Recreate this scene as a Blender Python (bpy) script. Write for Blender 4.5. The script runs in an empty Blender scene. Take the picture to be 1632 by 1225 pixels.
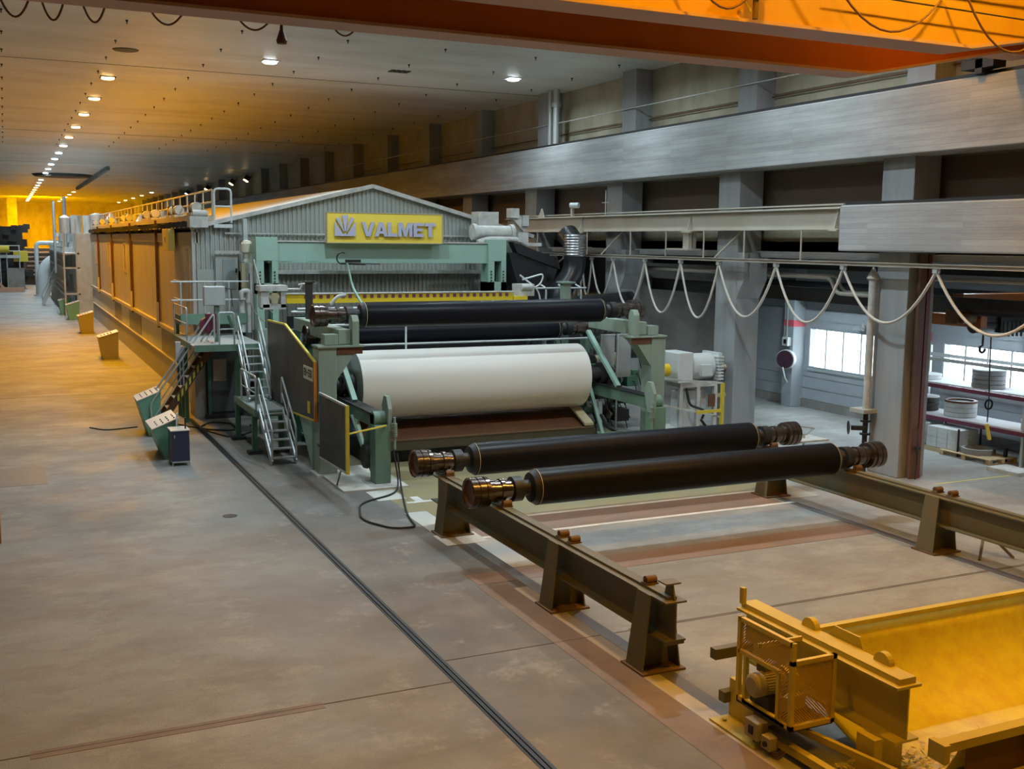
import bpy, math, random
from mathutils import Vector, Matrix
random.seed(7)
SC = bpy.context.scene
COL = SC.collection

# ------------------------------------------------------------------ camera
def set_camera():
    W, H = 1632.0, 1225.0
    vy = Vector((6.0, 377.0)); vx = Vector((4526.0, 424.6)); c = Vector((W/2, H/2))
    f = math.sqrt(-((vy.x-c.x)*(vx.x-c.x)+(vy.y-c.y)*(vx.y-c.y)))
    def ray(p): return Vector((p.x-c.x, -(p.y-c.y), -f)).normalized()
    dy = ray(vy); dx = ray(vx); dz = dx.cross(dy).normalized(); dx = dy.cross(dz).normalized()
    m = Matrix((dx, dy, dz)).to_4x4(); m.translation = Vector((0, 0, 6.0))
    cam = bpy.data.cameras.new('camera'); cam.lens = 36*f/W; cam.sensor_width = 36; cam.clip_end = 500
    o = bpy.data.objects.new('camera', cam); COL.objects.link(o); o.matrix_world = m
    SC.camera = o
set_camera()

# ------------------------------------------------------------------ world, exposure
w = bpy.data.worlds.new('world'); SC.world = w; w.use_nodes = True
w.node_tree.nodes['Background'].inputs[0].default_value = (0.86, 0.93, 1.0, 1)
w.node_tree.nodes['Background'].inputs[1].default_value = 7.0
SC.view_settings.view_transform = 'Standard'; SC.view_settings.look = 'None'
SC.view_settings.gamma = 1; SC.view_settings.use_curve_mapping = False
SC.view_settings.exposure = 0.0

SODIUM = (1.0, 0.43, 0.0)
WARM = (1.0, 0.56, 0.10)
WHITE = (0.74, 0.91, 1.0)
def area(name, loc, size, power, color, rot=(0, 0, 0), parent=None, spread=160, sy=None):
    l = bpy.data.lights.new(name, 'AREA'); l.energy = power; l.color = color
    l.shape = 'RECTANGLE' if sy else 'DISK'; l.size = size; l.spread = math.radians(spread)
    if sy: l.size_y = sy
    o = bpy.data.objects.new(name, l); COL.objects.link(o); o.location = loc; o.rotation_euler = rot
    return o
def portal(loc, sx, sy, rot):
    o = area('window_portal', loc, sx, 1, (1, 1, 1), rot, sy=sy); o.data.cycles.is_portal = True
CEIL = 12.35
# ceiling lamps: (x, y, colour, watts); only the far ones get fittings further down
LAMPS = []
for k in range(24):
    y = 47.0 + 7.15*k
    LAMPS.append((4.05, y, SODIUM if (k < 5 or k > 14) else WHITE, (640, 860, 950, 950, 800)[k] if k < 5 else (430 if k <= 14 else 900)))
LAMPS += [(8.95, 39.9, WHITE, 330), (18.35, 39.4, WHITE, 230)]
LAMPS += [(4.05, 32.8, WHITE, 230), (4.05, 25.6, WHITE, 150), (8.95, 30.4, WHITE, 420), (13.7, 30.4, WHITE, 160), (8.95, 20.8, WHITE, 310),
          (13.7, 20.8, WHITE, 580), (18.35, 32.3, WHITE, 210), (18.35, 25.2, WHITE, 110)]
LAMPS += [(4.05, 11.3, SODIUM, 230), (8.95, 11.3, SODIUM, 330), (13.7, 11.3, WARM, 340), (18.35, 11.3, SODIUM, 300), (16.2, 15.75, SODIUM, 60), (18.35, 18.2, SODIUM, 120), (18.35, 22.6, WHITE, 120), (8.95, 4.1, SODIUM, 380)]  # two sodium lamps by the far girder added to warm the runway beam
for k in range(5): LAMPS.append((9.15, 165+11*k, SODIUM, 500))
for k in range(5): LAMPS.append((19.0, 160+12*k, SODIUM if k else WHITE, 200))
for x, y, c, p in LAMPS: area('lamp_light', (x, y, CEIL-0.12), 0.42, p, c, spread=165)
for i, y in enumerate((103.2, 110.5, 124.9, 139.2)):
    area('flood_light', (20.7, y, 11.55), 0.5, 500, SODIUM if i < 3 else WHITE, (0, math.radians(65), 0), spread=140)
for y in (14.5, 22.5, 29.5): area('annex_fill_light', (24.6, y, 5.62), 0.6, 230, WHITE)  # lamps added to brighten the annex
area('far_wall_fill_light', (5, 186, 11), 1.0, 8000, SODIUM, (math.radians(68), 0, 0))  # unseen, added to turn the far wall orange

# ------------------------------------------------------------------ materials
MATS = {}
def mat(name, col, rough=0.6, metal=0.0, var=0.12, scale=1.2, dirt=None, damt=0.5, dscale=0.8, dstretch=(1, 1, 1), bump=0.0, bscale=40, dedge=0.5, emit=None):
    if name in MATS: return MATS[name]
    m = bpy.data.materials.new(name); m.use_nodes = True; MATS[name] = m
    nt = m.node_tree; N = nt.nodes; L = nt.links; b = N['Principled BSDF']
    b.inputs['Roughness'].default_value = rough; b.inputs['Metallic'].default_value = metal
    tc = N.new('ShaderNodeNewGeometry')
    n1 = N.new('ShaderNodeTexNoise'); n1.inputs['Scale'].default_value = scale; n1.inputs['Detail'].default_value = 6
    L.new(tc.outputs['Position'], n1.inputs['Vector'])
    mx = N.new('ShaderNodeMix'); mx.data_type = 'RGBA'
    L.new(n1.outputs['Fac'], mx.inputs['Factor'])
    mx.inputs['A'].default_value = (*[c*(1-var) for c in col], 1); mx.inputs['B'].default_value = (*[min(1, c*(1+var)) for c in col], 1)
    out = mx.outputs['Result']
    if dirt:
        mp = N.new('ShaderNodeMapping'); mp.inputs['Scale'].default_value = dstretch; L.new(tc.outputs['Position'], mp.inputs['Vector'])
        n2 = N.new('ShaderNodeTexNoise'); n2.inputs['Scale'].default_value = dscale; n2.inputs['Detail'].default_value = 8; n2.inputs['Roughness'].default_value = 0.65
        L.new(mp.outputs[0], n2.inputs['Vector'])
        r = N.new('ShaderNodeMapRange'); r.inputs['From Min'].default_value = dedge-0.08; r.inputs['From Max'].default_value = dedge+0.17
        r.inputs['To Max'].default_value = damt; L.new(n2.outputs['Fac'], r.inputs['Value'])
        m2 = N.new('ShaderNodeMix'); m2.data_type = 'RGBA'; L.new(r.outputs[0], m2.inputs['Factor']); L.new(out, m2.inputs['A']); m2.inputs['B'].default_value = (*dirt, 1)
        out = m2.outputs['Result']
    L.new(out, b.inputs['Base Color'])
    if bump:
        n3 = N.new('ShaderNodeTexNoise'); n3.inputs['Scale'].default_value = bscale; n3.inputs['Detail'].default_value = 3
        L.new(tc.outputs['Position'], n3.inputs['Vector'])
        bp = N.new('ShaderNodeBump'); bp.inputs['Strength'].default_value = bump; bp.inputs['Distance'].default_value = 0.02
        L.new(n3.outputs['Fac'], bp.inputs['Height']); L.new(bp.outputs[0], b.inputs['Normal'])
    if emit:
        b.inputs['Emission Color'].default_value = (*emit[0], 1); b.inputs['Emission Strength'].default_value = emit[1]
    return m
CONC = mat('board_marked_concrete', (0.36, 0.37, 0.37), 0.85, var=0.12, dirt=(0.17, 0.17, 0.165), damt=0.55, dscale=0.7, dstretch=(1, 0.35, 3), bump=0.25, bscale=14)
def board_lines(m, pitch=0.14):
    nt = m.node_tree; N = nt.nodes; L = nt.links; b = N['Principled BSDF']
    src = b.inputs['Base Color'].links[0].from_socket
    g = N.new('ShaderNodeNewGeometry'); s = N.new('ShaderNodeSeparateXYZ'); L.new(g.outputs['Position'], s.inputs[0])
    def op(o, a, v=None):
        x = N.new('ShaderNodeMath'); x.operation = o; L.new(a, x.inputs[0])
        if v is not None: x.inputs[1].default_value = v
        return x.outputs[0]
    z = op('DIVIDE', s.outputs[2], pitch); fr = op('FRACT', z); line = op('LESS_THAN', fr, 0.07); fl = op('FLOOR', z)
    wn = N.new('ShaderNodeTexWhiteNoise'); wn.noise_dimensions = '2D'; cb = N.new('ShaderNodeCombineXYZ')
    L.new(fl, cb.inputs[0]); y4 = op('FLOOR', op('DIVIDE', s.outputs[1], 3.1)); L.new(y4, cb.inputs[1]); L.new(cb.outputs[0], wn.inputs['Vector'])
    v = N.new('ShaderNodeMapRange'); v.inputs['To Min'].default_value = 0.90; v.inputs['To Max'].default_value = 1.06; L.new(wn.outputs['Value'], v.inputs['Value'])
    v2 = N.new('ShaderNodeMath'); v2.operation = 'MULTIPLY_ADD'; L.new(line, v2.inputs[0]); v2.inputs[1].default_value = -0.22; L.new(v.outputs[0], v2.inputs[2])
    mx = N.new('ShaderNodeVectorMath'); mx.operation = 'SCALE'; L.new(src, mx.inputs[0]); L.new(v2.outputs[0], mx.inputs['Scale'])
    L.new(mx.outputs[0], b.inputs['Base Color'])
board_lines(CONC)
CONC_P = mat('smooth_pillar_concrete', (0.31, 0.325, 0.33), 0.8, var=0.10, dirt=(0.20, 0.20, 0.195), damt=0.45, dscale=0.9, dstretch=(3, 3, 0.25), bump=0.15, bscale=20)
CONC_D = mat('dusty_concrete', (0.28, 0.27, 0.25), 0.9, dirt=(0.12, 0.11, 0.10), damt=0.6)
PANELW = mat('yellowed_wall_block', (0.42, 0.385, 0.285), 0.9, var=0.12, dirt=(0.25, 0.22, 0.15), damt=0.6, dscale=0.9, dstretch=(1, 1, 0.5))
ANNEXW = mat('grey_wall_boarding', (0.36, 0.40, 0.43), 0.7, var=0.08, dirt=(0.22, 0.25, 0.27), damt=0.35)
CEILM = mat('ceiling_paint', (0.74, 0.74, 0.70), 0.38, var=0.06, scale=0.5, dirt=(0.36, 0.32, 0.25), damt=0.55, dscale=0.16, dstretch=(0.6, 2.0, 1), dedge=0.52)
GREEN = mat('machine_green_paint', (0.15, 0.26, 0.195), 0.5, var=0.10, dirt=(0.10, 0.14, 0.10), damt=0.5, dscale=1.3)
GREEN_L = mat('pale_green_paint', (0.30, 0.47, 0.385), 0.55, var=0.07, dirt=(0.28, 0.36, 0.31), damt=0.5)
GREEN_W = mat('weathered_pale_green_paint', (0.27, 0.345, 0.28), 0.55, var=0.12, dirt=(0.20, 0.23, 0.17), damt=0.5, dstretch=(3, 3, 0.5))
GREEN_D = mat('dark_green_paint', (0.075, 0.20, 0.13), 0.5, dirt=(0.05, 0.08, 0.06), damt=0.5)
CONSG = mat('console_green_paint', (0.16, 0.38, 0.26), 0.45, var=0.06, dirt=(0.12, 0.22, 0.17), damt=0.35)
CONSW = mat('console_top_white', (0.66, 0.66, 0.62), 0.4, var=0.05)
CONSLIT = mat('console_sodium_lit', (0.34, 0.30, 0.17), 0.45, var=0.06)  # sodium light on the consoles put into the colour
NAVY = mat('navy_cabinet_paint', (0.035, 0.045, 0.085), 0.45, var=0.1)
CORR = mat('corrugated_sheet', (0.40, 0.43, 0.41), 0.5, var=0.08, dirt=(0.36, 0.32, 0.24), damt=0.45, dscale=1.0, dstretch=(1.5, 1.5, 0.3))
ROOFM = mat('hood_roof_sheet', (0.50, 0.48, 0.44), 0.6, var=0.1, dirt=(0.35, 0.33, 0.30), damt=0.5)
PANEL = mat('hood_side_panel', (0.56, 0.49, 0.35), 0.42, var=0.06, dirt=(0.36, 0.33, 0.28), damt=0.4, dstretch=(1, 1, 0.3))
SKIRT = mat('hood_skirt_panel', (0.40, 0.38, 0.36), 0.5, var=0.08)
GALV = mat('galvanised_steel', (0.50, 0.53, 0.53), 0.5, 0.4, var=0.12)
STEEL = mat('bare_steel', (0.42, 0.42, 0.43), 0.3, 0.9, var=0.2, scale=6)
TURNED = mat('turned_steel', (0.15, 0.125, 0.115), 0.2, 0.85, var=0.5, scale=9)
DUSTY = mat('dusty_light_steel', (0.58, 0.58, 0.55), 0.6, 0.1, var=0.14, dirt=(0.30, 0.30, 0.27), damt=0.6, dscale=3)
BEAMP = mat('cream_steel_paint', (0.44, 0.42, 0.36), 0.55, var=0.07, dirt=(0.32, 0.26, 0.19), damt=0.4)
RUBBER = mat('black_roll_cover', (0.010, 0.011, 0.015), 0.36, 0.0, var=0.2)
BLACKM = mat('black_metal', (0.022, 0.023, 0.025), 0.5, 0.2, var=0.3)
DARK = mat('oily_dark_metal', (0.045, 0.043, 0.042), 0.55, 0.3, var=0.4, scale=4)
SHIELD = mat('dark_shield_sheet', (0.026, 0.027, 0.028), 0.45, 0.1, var=0.3, dirt=(0.09, 0.095, 0.09), damt=0.6, dscale=1.5)
OLIVE = mat('olive_stand_paint', (0.13, 0.125, 0.065), 0.55, var=0.12, dirt=(0.20, 0.11, 0.05), damt=0.4, dscale=1.6)
YELLOWP = mat('yellow_paint', (0.68, 0.53, 0.05), 0.45, var=0.06)
STANDY = mat('yellow_stand_paint', (0.60, 0.50, 0.08), 0.55, var=0.08, dirt=(0.35, 0.26, 0.08), damt=0.4)
CRANEY = mat('crane_yellow_paint', (0.60, 0.33, 0.02), 0.42, var=0.06, dirt=(0.5, 0.2, 0.03), damt=0.35, dstretch=(2, 2, 0.3))
CRANEO = mat('crane_orange_paint', (0.42, 0.105, 0.02), 0.5, var=0.10, dirt=(0.28, 0.07, 0.02), damt=0.4, dstretch=(2, 2, 0.3))
CRANEB = mat('crane_underside_paint', (0.50, 0.31, 0.24), 0.6, var=0.1)
PAPER = mat('white_paper', (0.74, 0.72, 0.67), 0.55, var=0.01)
PAPERE = mat('paper_roll_edge', (0.55, 0.58, 0.57), 0.7, var=0.06)
BROWN = mat('rusty_brown_metal', (0.13, 0.055, 0.025), 0.5, 0.2, var=0.3)
RUST = mat('rust', (0.14, 0.08, 0.042), 0.7, var=0.3, scale=5)
TANM = mat('tan_paint', (0.40, 0.35, 0.22), 0.6, var=0.1)
CABLEB = mat('black_cable_rubber', (0.02, 0.022, 0.024), 0.5)
CABLEW = mat('grey_cable', (0.55, 0.53, 0.48), 0.5, var=0.1)
CABLEO = mat('brown_cable', (0.18, 0.08, 0.03), 0.5, var=0.1)
SIGNY = mat('sign_yellow', (0.80, 0.60, 0.07), 0.5, var=0.05)
SIGNL = mat('sign_lilac', (0.42, 0.42, 0.55), 0.5, var=0.03)
SCANY = mat('scanner_yellow', (0.75, 0.55, 0.02), 0.45, var=0.04)
MAROON = mat('maroon_paint', (0.13, 0.02, 0.045), 0.5, var=0.1)
REDP = mat('red_paint', (0.45, 0.05, 0.04), 0.5, var=0.1)
RED_B = mat('red_band_paint', (0.62, 0.10, 0.13), 0.6, var=0.06)
ORANGEP = mat('small_crane_orange_paint', (0.33, 0.10, 0.02), 0.5, var=0.12)
MOTORW = mat('motor_grey_white', (0.62, 0.66, 0.66), 0.45, var=0.08)
WOOD = mat('pallet_wood', (0.45, 0.35, 0.20), 0.8, var=0.2, scale=5)
CARD = mat('carton_white', (0.52, 0.54, 0.54), 0.75, var=0.1, dirt=(0.34, 0.34, 0.34), damt=0.4, dscale=4)
PAPERST = mat('wrapped_stack_white', (0.62, 0.65, 0.67), 0.7, var=0.06)
GREYC = mat('ring_grey', (0.26, 0.26, 0.265), 0.7, var=0.2, scale=6)
LAMPW = mat('lamp_glass_white', (0.9, 0.95, 1), 0.4, emit=((0.85, 0.95, 1.0), 14))
LAMPO = mat('lamp_glass_warm', (1, 0.8, 0.5), 0.4, emit=((1.0, 0.68, 0.28), 14))
BLUEP = mat('blue_plastic', (0.10, 0.16, 0.35), 0.5)
GLASSD = mat('door_glass_grey', (0.30, 0.34, 0.34), 0.15, var=0.1)
PINKG = mat('door_glass_warm', (0.42, 0.31, 0.24), 0.25, var=0.25, scale=5)
PALEM = mat('wet_end_grey_steel', (0.56, 0.60, 0.61), 0.5, 0.3, var=0.3, scale=2)
PIPEW = mat('pale_pipe_paint', (0.58, 0.63, 0.64), 0.35, var=0.06)
CREAMP = mat('cream_pipe', (0.62, 0.56, 0.40), 0.5, var=0.08)
WPAINT = mat('floor_line_white', (0.74, 0.74, 0.70), 0.6, var=0.12, scale=3, dirt=(0.35, 0.34, 0.31), damt=0.5, dscale=2)
YPAINT = mat('floor_line_yellow', (0.60, 0.52, 0.12), 0.6, var=0.12)
FPALE = mat('floor_paint_ochre', (0.30, 0.28, 0.17), 0.32, var=0.2, scale=0.9, dirt=(0.34, 0.24, 0.09), damt=0.5, dscale=0.9)
FBROWN = mat('floor_brown_coat', (0.235, 0.165, 0.125), 0.5, var=0.18, dirt=(0.30, 0.17, 0.10), damt=0.5, dscale=1.2)
FDARK = mat('floor_dark_strip', (0.115, 0.10, 0.09), 0.5, var=0.15)
FWORN = mat('floor_brown_worn', (0.19, 0.14, 0.105), 0.6, var=0.25, scale=2.0, dirt=(0.28, 0.23, 0.18), damt=0.5, dscale=1.2)
FLIGHT = mat('floor_light_strip', (0.44, 0.41, 0.35), 0.5, var=0.1)
FWHITE = mat('floor_white_patch', (0.58, 0.57, 0.52), 0.5, var=0.08)
SEAM = mat('floor_seam', (0.09, 0.07, 0.06), 0.8)

def floor_material():
    m = bpy.data.materials.new('sealed_concrete_floor'); m.use_nodes = True
    nt = m.node_tree; N = nt.nodes; L = nt.links; b = N['Principled BSDF']
    g = N.new('ShaderNodeNewGeometry')
    def noise(s, stretch=(1, 1, 1), det=8, rough=0.6, off=(0, 0, 0)):
        mp = N.new('ShaderNodeMapping'); mp.inputs['Scale'].default_value = stretch; mp.inputs['Location'].default_value = off
        L.new(g.outputs['Position'], mp.inputs['Vector'])
        n = N.new('ShaderNodeTexNoise'); n.inputs['Scale'].default_value = s; n.inputs['Detail'].default_value = det; n.inputs['Roughness'].default_value = rough
        L.new(mp.outputs[0], n.inputs['Vector']); return n.outputs['Fac']
    def rng(v, a, c, lo=0, hi=1):
        r = N.new('ShaderNodeMapRange'); r.inputs['From Min'].default_value = a; r.inputs['From Max'].default_value = c
        r.inputs['To Min'].default_value = lo; r.inputs['To Max'].default_value = hi; L.new(v, r.inputs['Value']); return r.outputs[0]
    def mix(f, A, B):
        x = N.new('ShaderNodeMix'); x.data_type = 'RGBA'; L.new(f, x.inputs['Factor'])
        for s, v in (('A', A), ('B', B)):
            if isinstance(v, tuple): x.inputs[s].default_value = (*v, 1)
            else: L.new(v, x.inputs[s])
        return x.outputs['Result']
    c = mix(rng(noise(0.22), 0.35, 0.65), (0.25, 0.258, 0.248), (0.37, 0.378, 0.362))
    c = mix(rng(noise(0.35, (1, 1.6, 1), off=(5, 3, 0)), 0.48, 0.68, 0, 0.7), c, (0.215, 0.19, 0.165))
    c = mix(rng(noise(1.6, (0.25, 1, 1), off=(9, 1, 0)), 0.55, 0.75, 0, 0.4), c, (0.43, 0.42, 0.39))
    sx = N.new('ShaderNodeSeparateXYZ'); L.new(g.outputs['Position'], sx.inputs[0])
    def mul(a, b2):
        q = N.new('ShaderNodeMath'); q.operation = 'MULTIPLY'; L.new(a, q.inputs[0]); L.new(b2, q.inputs[1]); return q.outputs[0]
    traffic = mul(mul(rng(sx.outputs[0], 3.2, 5.5), rng(sx.outputs[0], 9.0, 7.8)), mul(rng(sx.outputs[1], 36, 27), rng(noise(0.5, off=(3, 3, 3)), 0.25, 0.6, 0.35, 0.9)))
    c = mix(traffic, c, (0.10, 0.098, 0.092))
    c = mix(rng(noise(2.3, (0.6, 1, 1), 10, 0.7, (4, 8, 1)), 0.46, 0.62, 0, 0.38), c, (0.185, 0.165, 0.145))
    c = mix(rng(noise(0.9, (1, 1, 1), 10, 0.75, (14, 2, 1)), 0.56, 0.64, 0, 0.35), c, (0.44, 0.43, 0.40))
    c = mix(rng(noise(55, det=3), 0.48, 0.66, 0, 0.55), c, (0.15, 0.13, 0.115))
    c = mix(rng(noise(7, off=(2, 7, 0)), 0.60, 0.75, 0, 0.4), c, (0.22, 0.20, 0.18))
    L.new(c, b.inputs['Base Color'])
    L.new(rng(noise(0.8, off=(1, 1, 4)), 0.3, 0.7, 0.50, 0.75), b.inputs['Roughness'])
    bp = N.new('ShaderNodeBump'); bp.inputs['Strength'].default_value = 0.08; bp.inputs['Distance'].default_value = 0.01
    L.new(noise(30, det=3), bp.inputs['Height']); L.new(bp.outputs[0], b.inputs['Normal'])
    return m
FLOORM = floor_material()
def mesh_material():
    m = mat('perforated_yellow_sheet', (0.62, 0.40, 0.05), 0.5)
    nt = m.node_tree; N = nt.nodes; L = nt.links; b = N['Principled BSDF']
    g = N.new('ShaderNodeNewGeometry')
    v = N.new('ShaderNodeVectorMath'); v.operation = 'SCALE'; v.inputs['Scale'].default_value = 26*math.pi*2
    L.new(g.outputs['Position'], v.inputs[0])
    s = N.new('ShaderNodeSeparateXYZ'); L.new(v.outputs[0], s.inputs[0])
    def sn(o):
        a = N.new('ShaderNodeMath'); a.operation = 'SINE'; L.new(o, a.inputs[0]); return a.outputs[0]
    ad = N.new('ShaderNodeMath'); ad.operation = 'ADD'; L.new(s.outputs[0], ad.inputs[0]); L.new(s.outputs[1], ad.inputs[1])
    mu = N.new('ShaderNodeMath'); mu.operation = 'MULTIPLY'; L.new(sn(ad.outputs[0]), mu.inputs[0]); L.new(sn(s.outputs[2]), mu.inputs[1])
    lt = N.new('ShaderNodeMath'); lt.operation = 'LESS_THAN'; lt.inputs[1].default_value = -0.05; L.new(mu.outputs[0], lt.inputs[0])
    L.new(lt.outputs[0], b.inputs['Alpha']); return m
MESHM = mesh_material()
RUBBER.node_tree.nodes['Principled BSDF'].inputs['Specular IOR Level'].default_value = 0.10
def glass_material():
    m = bpy.data.materials.new('window_glass'); m.use_nodes = True
    nt = m.node_tree; N = nt.nodes; L = nt.links; N.remove(N['Principled BSDF'])
    t = N.new('ShaderNodeBsdfTransparent'); t.inputs[0].default_value = (0.93, 0.96, 0.97, 1)
    gl = N.new('ShaderNodeBsdfGlossy'); gl.inputs['Roughness'].default_value = 0.05
    mx = N.new('ShaderNodeMixShader'); mx.inputs[0].default_value = 0.06
    L.new(t.outputs[0], mx.inputs[1]); L.new(gl.outputs[0], mx.inputs[2]); L.new(mx.outputs[0], N['Material Output'].inputs[0])
    return m
GLASS = glass_material()
def hazard_material():
    m = mat('hazard_stripe_tape', (0.62, 0.55, 0.05), 0.5)
    nt = m.node_tree; N = nt.nodes; L = nt.links; b = N['Principled BSDF']
    g = N.new('ShaderNodeNewGeometry'); s = N.new('ShaderNodeSeparateXYZ'); L.new(g.outputs['Position'], s.inputs[0])
    m1 = N.new('ShaderNodeMath'); m1.operation = 'MULTIPLY'; m1.inputs[1].default_value = 52; L.new(s.outputs[0], m1.inputs[0])
    m2 = N.new('ShaderNodeMath'); m2.operation = 'SINE'; L.new(m1.outputs[0], m2.inputs[0])
    m3 = N.new('ShaderNodeMath'); m3.operation = 'GREATER_THAN'; m3.inputs[1].default_value = 0; L.new(m2.outputs[0], m3.inputs[0])
    x = N.new('ShaderNodeMix'); x.data_type = 'RGBA'; L.new(m3.outputs[0], x.inputs['Factor'])
    x.inputs['A'].default_value = (0.03, 0.03, 0.03, 1); x.inputs['B'].default_value = (0.60, 0.55, 0.06, 1)
    L.new(x.outputs['Result'], b.inputs['Base Color']); return m
HAZ = hazard_material()

# ------------------------------------------------------------------ mesh helpers
V = Vector
WL = {}          # world location of every object built here
class MB:
    def __init__(s): s.v = []; s.f = []; s.sm = []
    def add(s, vs, fs, smooth=False):
        n = len(s.v); s.v += [V(p) for p in vs]; s.f += [[i+n for i in f] for f in fs]; s.sm += [smooth]*len(fs); return s
    def box(s, x0, x1, y0, y1, z0, z1):
        vs = [(x, y, z) for x in (x0, x1) for y in (y0, y1) for z in (z0, z1)]
        return s.add(vs, [(0, 1, 3, 2), (4, 6, 7, 5), (0, 4, 5, 1), (2, 3, 7, 6), (0, 2, 6, 4), (1, 5, 7, 3)])
    def bar(s, a, b, w, h=None, up=(0, 0, 1)):
        a, b = V(a), V(b); h = h or w; d = (b-a).normalized(); u = V(up)
        if abs(d.dot(u)) > 0.98: u = V((0, 1, 0))
        r = d.cross(u).normalized(); u = r.cross(d)
        vs = [p+r*i*w/2+u*j*h/2 for p in (a, b) for i, j in ((-1, -1), (1, -1), (1, 1), (-1, 1))]
        return s.add(vs, [(3, 2, 1, 0), (4, 5, 6, 7), (0, 1, 5, 4), (1, 2, 6, 5), (2, 3, 7, 6), (3, 0, 4, 7)])
    def tube(s, pts, r, seg=8, caps=True):
        pts = [V(p) for p in pts]; n = len(pts); vs = []; prev = None
        rs = r if isinstance(r, (list, tuple)) else [r]*n
        for i, p in enumerate(pts):
            d = (pts[min(i+1, n-1)]-pts[max(i-1, 0)]).normalized()
            if prev is None:
                u = V((0, 0, 1)) if abs(d.z) < 0.9 else V((1, 0, 0)); u = (u-d*u.dot(d)).normalized()
            else: u = (prev-d*prev.dot(d)).normalized()
            prev = u; q = d.cross(u)
            vs += [p+(u*math.cos(2*math.pi*k/seg)+q*math.sin(2*math.pi*k/seg))*rs[i] for k in range(seg)]
        fs = [(i*seg+k, i*seg+(k+1) % seg, (i+1)*seg+(k+1) % seg, (i+1)*seg+k) for i in range(n-1) for k in range(seg)]
        s.add(vs, fs, True)
        if caps: s.add(vs[:seg], [tuple(range(seg))[::-1]]); s.add(vs[-seg:], [tuple(range(seg))])
        return s
    def lathe(s, o, ax, prof, seg=32, caps=True):
        """prof: list of (distance along ax, radius); sharp steps come from repeated distances"""
        o = V(o); ax = V(ax).normalized(); u = V((0, 0, 1)) if abs(ax.z) < 0.9 else V((1, 0, 0)); u = (u-ax*u.dot(ax)).normalized(); q = ax.cross(u)
        for (d0, r0), (d1, r1) in zip(prof, prof[1:]):
            vs = []
            for d, r in ((d0, r0), (d1, r1)): vs += [o+ax*d+(u*math.cos(2*math.pi*k/seg)+q*math.sin(2*math.pi*k/seg))*r for k in range(seg)]
            s.add(vs, [(k, (k+1) % seg, seg+(k+1) % seg, seg+k) for k in range(seg)], True)
        if caps:
            for d, r in (prof[0], prof[-1]):
                if r > 1e-4: s.add([o+ax*d+(u*math.cos(2*math.pi*k/seg)+q*math.sin(2*math.pi*k/seg))*r for k in range(seg)], [tuple(range(seg))])
        return s
    def cyl(s, a, b, r, seg=24): a = V(a); b = V(b); return s.lathe(a, b-a, [(0, r), ((b-a).length, r)], seg)
    def prism(s, poly, ext):
        """poly: list of 3d points, ext: vector"""
        n = len(poly); e = V(ext); a = [V(p) for p in poly]
        return s.add(a+[p+e for p in a], [tuple(range(n))[::-1], tuple(range(n, 2*n))]+[(i, (i+1) % n, n+(i+1) % n, n+i) for i in range(n)])
    def ibeam_y(s, x, y0, y1, z0, z1, w, t=0.025, tw=0.02):
        s.box(x-w/2, x+w/2, y0, y1, z0, z0+t); s.box(x-w/2, x+w/2, y0, y1, z1-t, z1); return s.box(x-tw/2, x+tw/2, y0, y1, z0+t, z1-t)
    def build(s, name, m, parent=None, bevel=0):
        pl = WL[parent.name] if parent else None
        if pl is None:
            lo = [min(p[i] for p in s.v) for i in range(3)]; hi = [max(p[i] for p in s.v) for i in range(3)]
            loc = V(((lo[0]+hi[0])/2, (lo[1]+hi[1])/2, lo[2]))
        else: loc = V(pl)
        me = bpy.data.meshes.new(name); me.from_pydata([tuple(p-loc) for p in s.v], [], s.f); me.validate(); me.update()
        if len(me.polygons) == len(s.sm): me.polygons.foreach_set('use_smooth', s.sm)
        me.materials.append(m)
        o = bpy.data.objects.new(name, me); COL.objects.link(o)
        if parent: o.parent = parent
        else: o.location = loc
        WL[o.name] = loc
        if bevel:
            b = o.modifiers.new('bevel', 'BEVEL'); b.width = bevel; b.segments = 2; b.limit_method = 'ANGLE'
        return o
def thing(name, label, cat, loc, group=None):
    o = bpy.data.objects.new(name, None); COL.objects.link(o); o.location = loc; o.empty_display_size = 0.2
    o['label'] = label; o['category'] = cat
    if group: o['group'] = group
    WL[o.name] = V(loc); return o
def tag(o, label, cat, group=None, kind=None):
    o['label'] = label; o['category'] = cat
    if group: o['group'] = group
    if kind: o['kind'] = kind
    return o
def struct(o, label=None):
    o['kind'] = 'structure'
    if label: o['label'] = label
    return o
def dup(root, loc, label=None, group=None):
    def cp(o, par):
        c = o.copy(); COL.objects.link(c); WL[c.name] = V(loc)
        if par: c.parent = par
        for ch in o.children: cp(ch, c)
        return c
    r = cp(root, None); r.location = loc
    if label: r['label'] = label
    if group: r['group'] = group
    return r
def arc(c, r, a0, a1, n, u, v):
    c, u, v = V(c), V(u), V(v)
    return [c+u*math.cos(math.radians(a0+(a1-a0)*i/n))*r+v*math.sin(math.radians(a0+(a1-a0)*i/n))*r for i in range(n+1)]
def sag(a, b, drop, n=14):
    a, b = V(a), V(b); return [a.lerp(b, i/n)-V((0, 0, drop*4*(i/n)*(1-i/n))) for i in range(n+1)]
def fillet(pts, r=0.15, n=5):
    pts = [V(p) for p in pts]; out = [pts[0]]
    for a, p, b in zip(pts, pts[1:], pts[2:]):
        k = min(r, (a-p).length*0.45, (b-p).length*0.45); p0 = p+(a-p).normalized()*k; p1 = p+(b-p).normalized()*k
        out += [p0*(1-t)**2+p*2*t*(1-t)+p1*t*t for t in [i/n for i in range(n+1)]]
    return out+[pts[-1]]

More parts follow.
